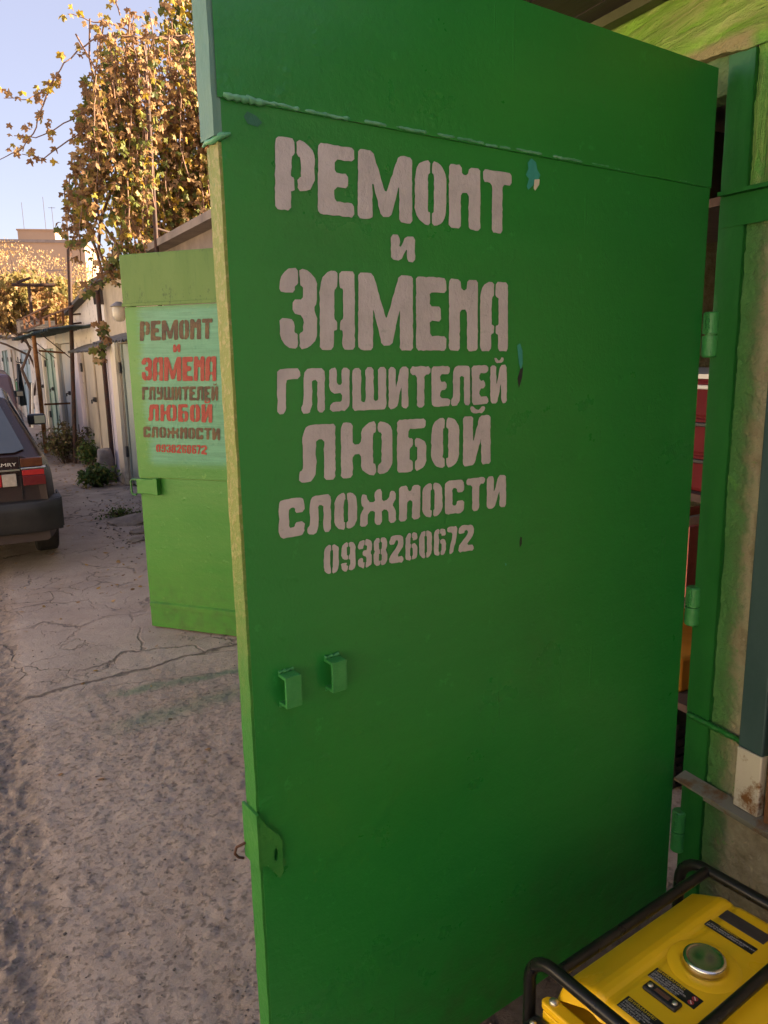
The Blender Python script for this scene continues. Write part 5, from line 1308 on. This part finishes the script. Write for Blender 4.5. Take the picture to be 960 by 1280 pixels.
# small tree peeping over the vine
tree('young_tree', 'small olive-green treetop peeping above the grape vine', 'tree', (3.4, 12.2, 0),
     [([(0, 0, 0), (0, 0, 3.2), (-.05, 0, 5.6)], [.06, .05, .03])], clumps(26, 0, 0, 5.85, .55, .5, .85, .18, .36), 1500, .07, M['leaf'], GRN + YEL, 31, shape=OVAL)
tree('autumn_tree', 'yellow-green tree filling the gap behind the grape vine and the front gate', 'tree', (4.6, 16.5, 0),
     [([(0, 0, 0), (.1, 0, 2.0), (0, 0, 3.6)], [.12, .1, .06])], clumps(60, -.2, 0, 3.9, 1.9, 1.3, 1.6, .3, .6), 3600, .10, M['leaf'], YEL + GRN + TAN[:2], 33, shape=OVAL)

# weeds at the foot of the garages
def bush(label, x, y, rx, ry, h, n, size, cols, seed, shape=OVAL, tall=0):
    t = thing('weed_bush', label, 'bush', (x, y, 0))
    rg = random.Random(seed); items = []; mb = MB()
    for i in range(26 + tall):
        a = rg.uniform(0, 2 * math.pi); q = rg.random() ** .6
        hh = h * (1.05 - .55 * q) * rg.uniform(.65, 1.1) * (1.45 if i >= 26 else 1)
        tip = Vector((math.cos(a) * rx * q, math.sin(a) * ry * q, hh)); base_ = Vector((tip.x * .25, tip.y * .25, 0)); mid = base_.lerp(tip, .5) + Vector((0, 0, h * .12))
        mb.tube([base_, mid, tip], [.006, .004, .002], 4, cap=False)
        for k in range(n):
            f = rg.uniform(.25, 1.0); p = base_.lerp(mid, f * 2) if f < .5 else mid.lerp(tip, f * 2 - 1)
            p = p + Vector((rg.gauss(0, .045), rg.gauss(0, .045), rg.gauss(0, .035))); p.z = max(.015, p.z)
            items.append((p, Vector((rg.uniform(-1, 1), rg.uniform(-1, .6), rg.uniform(.0, 1.2))), Vector((rg.uniform(-1, 1), rg.uniform(-1, 1), -.7)), size * rg.uniform(.6, 1.3), rg.choice(cols)))
    mb.build('stems', M['bark'], t)
    leaves('foliage', items, M['leaf_g'], t, shape, seed)
WEED = [(.10, .105, .035), (.15, .13, .05), (.20, .15, .07), (.12, .12, .03), (.17, .11, .06)]
LUSH = [(.07, .135, .03), (.09, .16, .035), (.12, .19, .04), (.06, .11, .025), (.20, .20, .05)]
bush('tall straggly brown-green weed bush against the pale doors, the bigger of the two', 1.08, 12.45, .42, .35, .62, 40, .032, WEED, 41, tall=7)
bush('green leafy end of the weed bush by the lilac pillar foot', 1.32, 11.95, .14, .16, .42, 26, .032, LUSH, 43)
bush('low lush green weed bush next to the concrete stub', 1.16, 9.95, .24, .22, .30, 36, .034, LUSH, 42)
bush('tiny weeds growing beside the flat concrete lump', 1.12, 7.9, .20, .10, .07, 10, .02, LUSH, 44)
# fallen leaves
rg = random.Random(77); items = []
for i in range(260):
    q = rg.random()
    if q < .5: x, y = rg.uniform(.75, 1.45), rg.uniform(9.6, 12.8)
    elif q < .8: x, y = rg.uniform(.55, 1.4), rg.uniform(5.0, 9)
    else: x, y = rg.uniform(-.4, 1.0), rg.uniform(2.2, 7)
    items.append((Vector((x, y, ground_z(x, y) + .008)), Vector((rg.uniform(-.4, .4), rg.uniform(-.4, .4), 1)), Vector((rg.uniform(-1, 1), rg.uniform(-1, 1), 0)), rg.uniform(.012, .03) * (1 if y > 6 else .8), rg.choice(DRY)))
o = leaves('fallen_leaves', items, M['leaf'], None, OVAL, 8)
tag(o, 'dry fallen leaves lying about on the lane', 'leaves', kind='stuff')

# ------------------------------------------------------------------ cars
def car_paint(name, c, dust):
    t = NT(name)
    x, y, z = t.xyz()
    d = t.math('MULTIPLY', t.math('SUBTRACT', 1.0, t.step(t.math('ADD', z, t.math('MULTIPLY', t.noise(5, 4), .25)), .35, 1.0)), .5)
    d = t.math('ADD', d, t.math('MULTIPLY', t.noise(30, 5, .7), .18))
    col = t.mix(d, c, dust)
    return t.fin(col, t.math('ADD', .20, t.math('MULTIPLY', d, .6)), None, .1, .5)
M['car_maroon'] = car_paint('maroon_car_paint', (.022, .007, .008), (.085, .062, .052))
M['car_mauve'] = car_paint('mauve_car_paint', (.13, .085, .105), (.16, .12, .13))
M['bumper'] = pm('grey_bumper', (.013, .013, .0125), (.030, .027, .025), 7, .55, .1, 40)
M['glass'] = pm('car_glass', (.045, .055, .06), (.06, .07, .075), 3, .10, 0, spec=.8)
M['tyre'] = pm('tyre', (.015, .014, .013), (.035, .03, .027), 12, .85, .3, 50)
M['lamp_red'] = pm('red_lens', (.42, .020, .022), (.48, .03, .03), 30, .18, .1, 90)
M['lamp_dark'] = pm('dark_red_lens', (.13, .012, .016), (.16, .02, .02), 30, .2, .1, 90)
M['lamp_amber'] = pm('smoked_amber_lens', (.10, .030, .014), (.13, .045, .02), 30, .2, .1, 90)
M['lamp_clear'] = pm('reversing_lens', (.40, .34, .28), None, 30, .25, .1, 90)
M['exhaust'] = rusty('exhaust_steel', (.15, .12, .09), (.20, .11, .05), 14)

def car(label, x, y, paint, rz=0.0, zroof=1.30, blank=False, name='parked_car'):
    """y axis runs forward from the rear bumper, x across"""
    t = thing(name, label, 'car', (x, y, 0), rz)
    W = .82; LEN = 4.45; wy = (.80, 3.42); wr = .36
    ys = [0.05, .08, .14] + [.2 + i * .075 for i in range(52)] + [4.15, 4.3, 4.4, 4.43]
    def ring(yy):
        e = 1.0
        w = W
        if yy < .5: w = W - .075 * (1 - min(1, (yy - .05) / .45)) ** 2
        if yy > 3.6: w = W - .20 * ((yy - 3.6) / .83) ** 2
        top = .86 if yy < 3.0 else .86 - .20 * ((yy - 3.0) / 1.43) ** 1.4
        sill = .24
        for c in wy:
            d = abs(yy - c)
            if d < wr + .03: sill = max(sill, .30 + math.sqrt(max(0, (wr + .03) ** 2 - d * d)) * .96)
        k = top - .86
        pts = [(0, .24), (w - .22, .24), (w - .21, sill), (w - .02, sill), (w, sill + .01), (w + .012, max(.52, sill + .02) + k * .4), (w + .008, .66 + k * .7), (w - .012, .78 + k), (w - .06, .835 + k), (w - .13, .862 + k), (0, .875 + k)]
        return pts
    half = len(ring(1.0)); vs = []; fs = []
    for yy in ys:
        r_ = ring(yy)
        sh = .035 if yy < .06 else 0
        vs += [(px_, yy + (0.02 * max(0, pz - .6) / .25 if yy < .12 else 0), pz) for px_, pz in r_] + [(-px_, yy + (0.02 * max(0, pz - .6) / .25 if yy < .12 else 0), pz) for px_, pz in r_[::-1]]
    m = half * 2
    for i in range(len(ys) - 1):
        for k in range(m):
            fs.append((i * m + k, i * m + (k + 1) % m, (i + 1) * m + (k + 1) % m, (i + 1) * m + k))
    fs.append(tuple(range(m))); fs.append(tuple(range(len(ys) * m - 1, (len(ys) - 1) * m - 1, -1)))
    mb = MB(); mb.add(vs, fs, 0, True)
    # greenhouse
    zr = zroof
    bl = [(-.755, .10), (.755, .10), (.76, 1.6), (.74, 3.05), (-.74, 3.05), (-.76, 1.6)]
    if blank: rl = [(-.70, .16), (.70, .16), (.69, 1.5), (.56, 2.35), (-.56, 2.35), (-.69, 1.5)]
    else: rl = [(-.575, .78), (.575, .78), (.585, 1.5), (.555, 2.25), (-.555, 2.25), (-.585, 1.5)]
    zb = .85
    zl = [zr - .05, zr - .05, zr, zr - .02, zr - .02, zr]
    A = [(p_[0], p_[1], zb) for p_ in bl]; B = [(p_[0], p_[1], z_) for p_, z_ in zip(rl, zl)]
    Cn = [(p_[0] * .80, p_[1] + (.10 if i in (0, 1) else -.08 if i in (3, 4) else 0), z_ + .035) for i, (p_, z_) in enumerate(zip(rl, zl))]
    mb2 = MB(); fs = [(i, (i + 1) % 6, 6 + (i + 1) % 6, 6 + i) for i in range(6)] + [(6 + i, 6 + (i + 1) % 6, 12 + (i + 1) % 6, 12 + i) for i in range(6)] + [tuple(range(12, 18))]
    mb2.add(A + B + Cn, fs)
    body = mb.build('body', paint, t)
    for p_ in body.data.polygons:
        if len(p_.vertices) > 4: p_.use_smooth = False
    mb2.build('roof', paint, t, bevel=.035, seg=4)
    def pane(a, b_, c, d, nm, inset=.10, off=.008):
        a, b_, c, d = (Vector(q) for q in (a, b_, c, d))
        ce = (a + b_ + c + d) / 4; nr = (b_ - a).cross(d - a).normalized()
        if nr.dot(ce - Vector((0, 1.6, .9))) < 0: nr = -nr
        P = []
        def L2(u, v): return (a * (1 - u) + b_ * u) * (1 - v) + (d * (1 - u) + c * u) * v
        lo, hi = inset, 1 - inset; r_ = .05
        for (u, v) in ((lo + r_, lo), (hi - r_, lo), (hi, lo + r_), (hi, hi - r_), (hi - r_, hi), (lo + r_, hi), (lo, hi - r_), (lo, lo + r_)):
            P.append(L2(u, v) + nr * off)
        mb = MB(); mb.add(P + [q + nr * .004 for q in P], [tuple(range(8)), tuple(range(15, 7, -1))] + [(i, (i + 1) % 8, 8 + (i + 1) % 8, 8 + i) for i in range(8)])
        return mb.build(nm, M['glass'], t)
    if not blank:
        rw = pane(A[0], A[1], B[1], B[0], 'rear_window', .065)
        mb = MB(); mb.tube([(.25, .10, .905), (-.05, .19, .975), (-.32, .15, .945)], .006, 6); mb.build('wiper', M['black'], t)
    else:
        pass
    for sgn, i0, i1, i2 in ((1, 1, 2, 3), (-1, 0, 5, 4)):
        pane(A[i0], A[i1], B[i1], B[i0], 'side_window', .09); pane(A[i1], A[i2], B[i2], B[i1], 'side_window', .09)
    pane(A[3], A[4], B[4], B[3], 'windscreen', .06)
    # bumpers
    mb = MB()
    def bump_ring(uu, vv):
        xx = -.845 + uu * 1.69; ed = max(0, abs(xx) - .60) / .245
        yy0 = .0 + .075 * ed ** 2
        prof_ = [(.06, .30), (.012, .31), (.0, .36), (-.012, .44), (-.012, .49), (.005, .535), (.05, .545), (.16, .55)]
        k = vv * (len(prof_) - 1); i = min(int(k), len(prof_) - 2); q = k - i
        return (xx, yy0 + prof_[i][0] * (1 - q) + prof_[i + 1][0] * q, prof_[i][1] * (1 - q) + prof_[i + 1][1] * q)
    mb.grid(40, 21, bump_ring)
    for sgn in (-1, 1): mb.box(min(sgn * .84, sgn * .852), max(sgn * .84, sgn * .852), .075, .46, .33, .545)
    mb.box(-.83, .83, .07, .13, .31, .54)
    mb.build('bumper', M['bumper'], t, fixn=False)
    mb = MB(); mb.box(-.70, .70, 4.34, 4.47, .32, .52); mb.build('bumper', M['bumper'], t, bevel=.03)
    # lamps: wraparound outer cluster, inner cluster on the tailgate
    for sgn in (1, -1):
        def blk(x0, x1, z0, z1, mat, nm, y0=.035, y1=.10, mb=None):
            mb = MB(); a, b_ = sorted((sgn * x0, sgn * x1)); mb.box(a, b_, y0, y1, z0, z1); return mb.build(nm, mat, t, bevel=.004)
        blk(.600, .745, .790, .852, M['lamp_amber'], 'lamp_lens')
        blk(.598, .765, .772, .7855, M['chrome'], 'trim_strip', .030)
        blk(.605, .750, .728, .768, M['lamp_red'], 'lamp_lens')
        blk(.605, .756, .655, .725, M['lamp_dark'], 'lamp_lens')
        blk(.36, .468, .656, .745, M['lamp_red'], 'lamp_lens', .034)
        blk(.472, .565, .656, .745, M['lamp_clear'], 'reversing_lens', .034)
    mb = MB(); mb.box(-.592, .592, .030, .08, .766, .778); mb.build('trim_strip', M['chrome'], t)
    for sgn in (1, -1):
        mb = MB(); a, b_ = sorted((sgn * .5925, sgn * .5965)); mb.box(a, b_, .0395, .08, .555, .86); mb.build('panel_gap', M['black'], t)
    mb = MB(); mb.box(-.26, .26, .032, .06, .60, .715); mb.build('licence_plate', M['white_pl'], t)
    # wheels
    for yy in wy:
        for sgn in (1, -1):
            xc = sgn * .755
            mb = MB(); n = 36
            pr = [(-.085, .20), (-.085, .285), (-.075, .305), (-.05, .312), (.05, .312), (.075, .305), (.085, .285), (.085, .20)]
            vs = []; fs = []
            for a_, r_ in pr:
                for k in range(n):
                    an = 2 * math.pi * k / n; vs.append((xc + a_, yy + r_ * math.cos(an), .312 + r_ * math.sin(an)))
            for i in range(len(pr) - 1):
                for k in range(n): fs.append((i * n + k, i * n + (k + 1) % n, (i + 1) * n + (k + 1) % n, (i + 1) * n + k))
            mb.add(vs, fs, 0, True)
            w = mb.build('wheel', M['tyre'], t)
            mb = MB(); vs = []; fs = []
            pr2 = [(.06 * sgn, .20), (.072 * sgn, .19), (.05 * sgn, .15), (.06 * sgn, .06), (.055 * sgn, .001)]
            for a_, r_ in pr2:
                for k in range(n):
                    an = 2 * math.pi * k / n; vs.append((xc + a_, yy + r_ * math.cos(an), .312 + r_ * math.sin(an)))
            for i in range(len(pr2) - 1):
                for k in range(n): fs.append((i * n + k, i * n + (k + 1) % n, (i + 1) * n + (k + 1) % n, (i + 1) * n + k))
            mb.add(vs, fs, 0, True); mb.build('hubcap', M['zinc'], w)
    for yy in wy:
        mb = MB(); mb.tube([(-.63, yy, .312), (.63, yy, .312)], .04, 8); mb.build('axle', M['black'], t)
    mb = MB(); mb.tube([(.30, .30, .235), (.30, .03, .225)], .024, 10, cap=False); mb.tube([(.02, .42, .22), (.42, .42, .22)], .07, 10); mb.build('exhaust', M['exhaust'], t)
    for sgn in (1, -1):
        mb = MB(); a, b_ = sorted((sgn * .79, sgn * .955)); mb.box(a, b_, 2.42, 2.52, .90, 1.005)
        mr = mb.build('mirror', M['black'], t, bevel=.02)
        mb = MB(); a, b_ = sorted((sgn * .85, sgn * .945)); mb.box(a, b_, 2.413, 2.419, .915, .99); mb.build('mirror_glass', pm('mirror_glass', (.80, .72, .52), None, 3, .45, 0, metal=1.0), mr)
        mb = MB(); a, b_ = sorted((sgn * .832, sgn * .845)); mb.box(a, b_, 1.30, 1.48, .70, .73); mb.build('door_handle', M['black'], t)
    return t
ca = car('dark maroon estate car with grey bumper and dusty rear', -.40, 6.02, M['car_maroon'])
def flat_words(body, size, loc, mat, parent, sx=1.0, name='lettering'):
    cu = bpy.data.curves.new('badge', 'FONT'); cu.body = body; cu.size = size; cu.extrude = .0015; cu.align_x = 'RIGHT'
    tmp = bpy.data.objects.new('badge_tmp', cu); COL.objects.link(tmp)
    bpy.context.view_layer.update()
    me = bpy.data.meshes.new_from_object(tmp.evaluated_get(bpy.context.evaluated_depsgraph_get()))
    bpy.data.objects.remove(tmp); me.materials.clear(); me.materials.append(mat)
    me.transform(Matrix.Translation(loc) @ Matrix.Rotation(R(90), 4, 'X') @ Matrix.Diagonal((sx, 1, 1, 1)))
    o = bpy.data.objects.new(name, me); COL.objects.link(o); o.parent = parent
    return o
flat_words('TOYOTA CAMRY', .034, (.575, .046, .800), M['white_pl'], ca, 1.5)
cb2 = car('purple-grey van-backed car parked further up beyond the maroon car', -.29, 12.4, M['car_mauve'], zroof=1.36, blank=True)

# ------------------------------------------------------------------ far apartment block
M['block'] = pm('block_panel', (.43, .29, .19), (.50, .345, .23), .25, .85, .2, 3)
M['block_win'] = pm('block_window', (.07, .075, .08), None, 3, .15, 0)
M['block_trim'] = pm('block_joint', (.25, .20, .17), None, 3, .8, 0)
ab = thing('apartment_block', 'tall pale apartment block with a sunlit side wall far beyond the trees', 'building', (11.4, 90, 0), R(-15))
# local: x to the left is -x along the front, y depth
mb = MB(); mb.box(-46, 0, 0, 11.5, 0, 13.2); mb.build('wall', M['block'], ab)
mb = MB(); mb.box(-46.2, .2, -.2, 11.7, 13.202, 13.5); mb.build('parapet', M['block_trim'], ab)
mb = MB(); mb.box(-6.9, -3.2, 2.5, 7.0, 13.502, 14.75); mb.box(-7.0, -3.1, 2.4, 7.1, 14.751, 14.9); mb.build('roof_hut', M['block'], ab)
for fl in range(4):
    for k in range(10):
        if k < 2: continue
        x0 = -2.9 - k * 4.4; z0 = 1.2 + fl * 3.15
        mb = MB(); mb.box(x0 - 1.5, x0, -.03, -.005, z0 + .3, z0 + 1.75)
        w = mb.build('window', M['block_win'], ab)
        mb = MB(); mb.box(x0 - 1.55, x0 - 1.502, -.06, -.004, z0 + .25, z0 + 1.8); mb.box(x0 + .002, x0 + .05, -.06, -.004, z0 + .25, z0 + 1.8); mb.box(x0 - .78, x0 - .72, -.05, -.031, z0 + .3, z0 + 1.75); mb.build('window_frame', M['white_pl'], w)
for fl in range(1, 4):
    mb = MB(); mb.box(-46, 0, -.012, -.001, .95 + fl * 3.15, 1.05 + fl * 3.15); mb.box(.001, .012, 0, 11.5, .95 + fl * 3.15, 1.05 + fl * 3.15); mb.build('joint_band', M['block_trim'], ab)
for k, (ax, h) in enumerate(((-6.6, 3.0), (-4.4, 3.6), (-3.6, 2.6))):
    mb = MB(); mb.tube([(ax, 4.5, 14.9), (ax, 4.5, 14.9 + h)], .022, 5)
    for q in range(1 if k == 2 else 0): mb.tube([(ax - .35, 4.5, 14.9 + h - .1 - .3 * q), (ax + .35, 4.5, 14.9 + h - .1 - .3 * q)], .02, 4)
    mb.build('antenna', M['rust_dark'], ab)
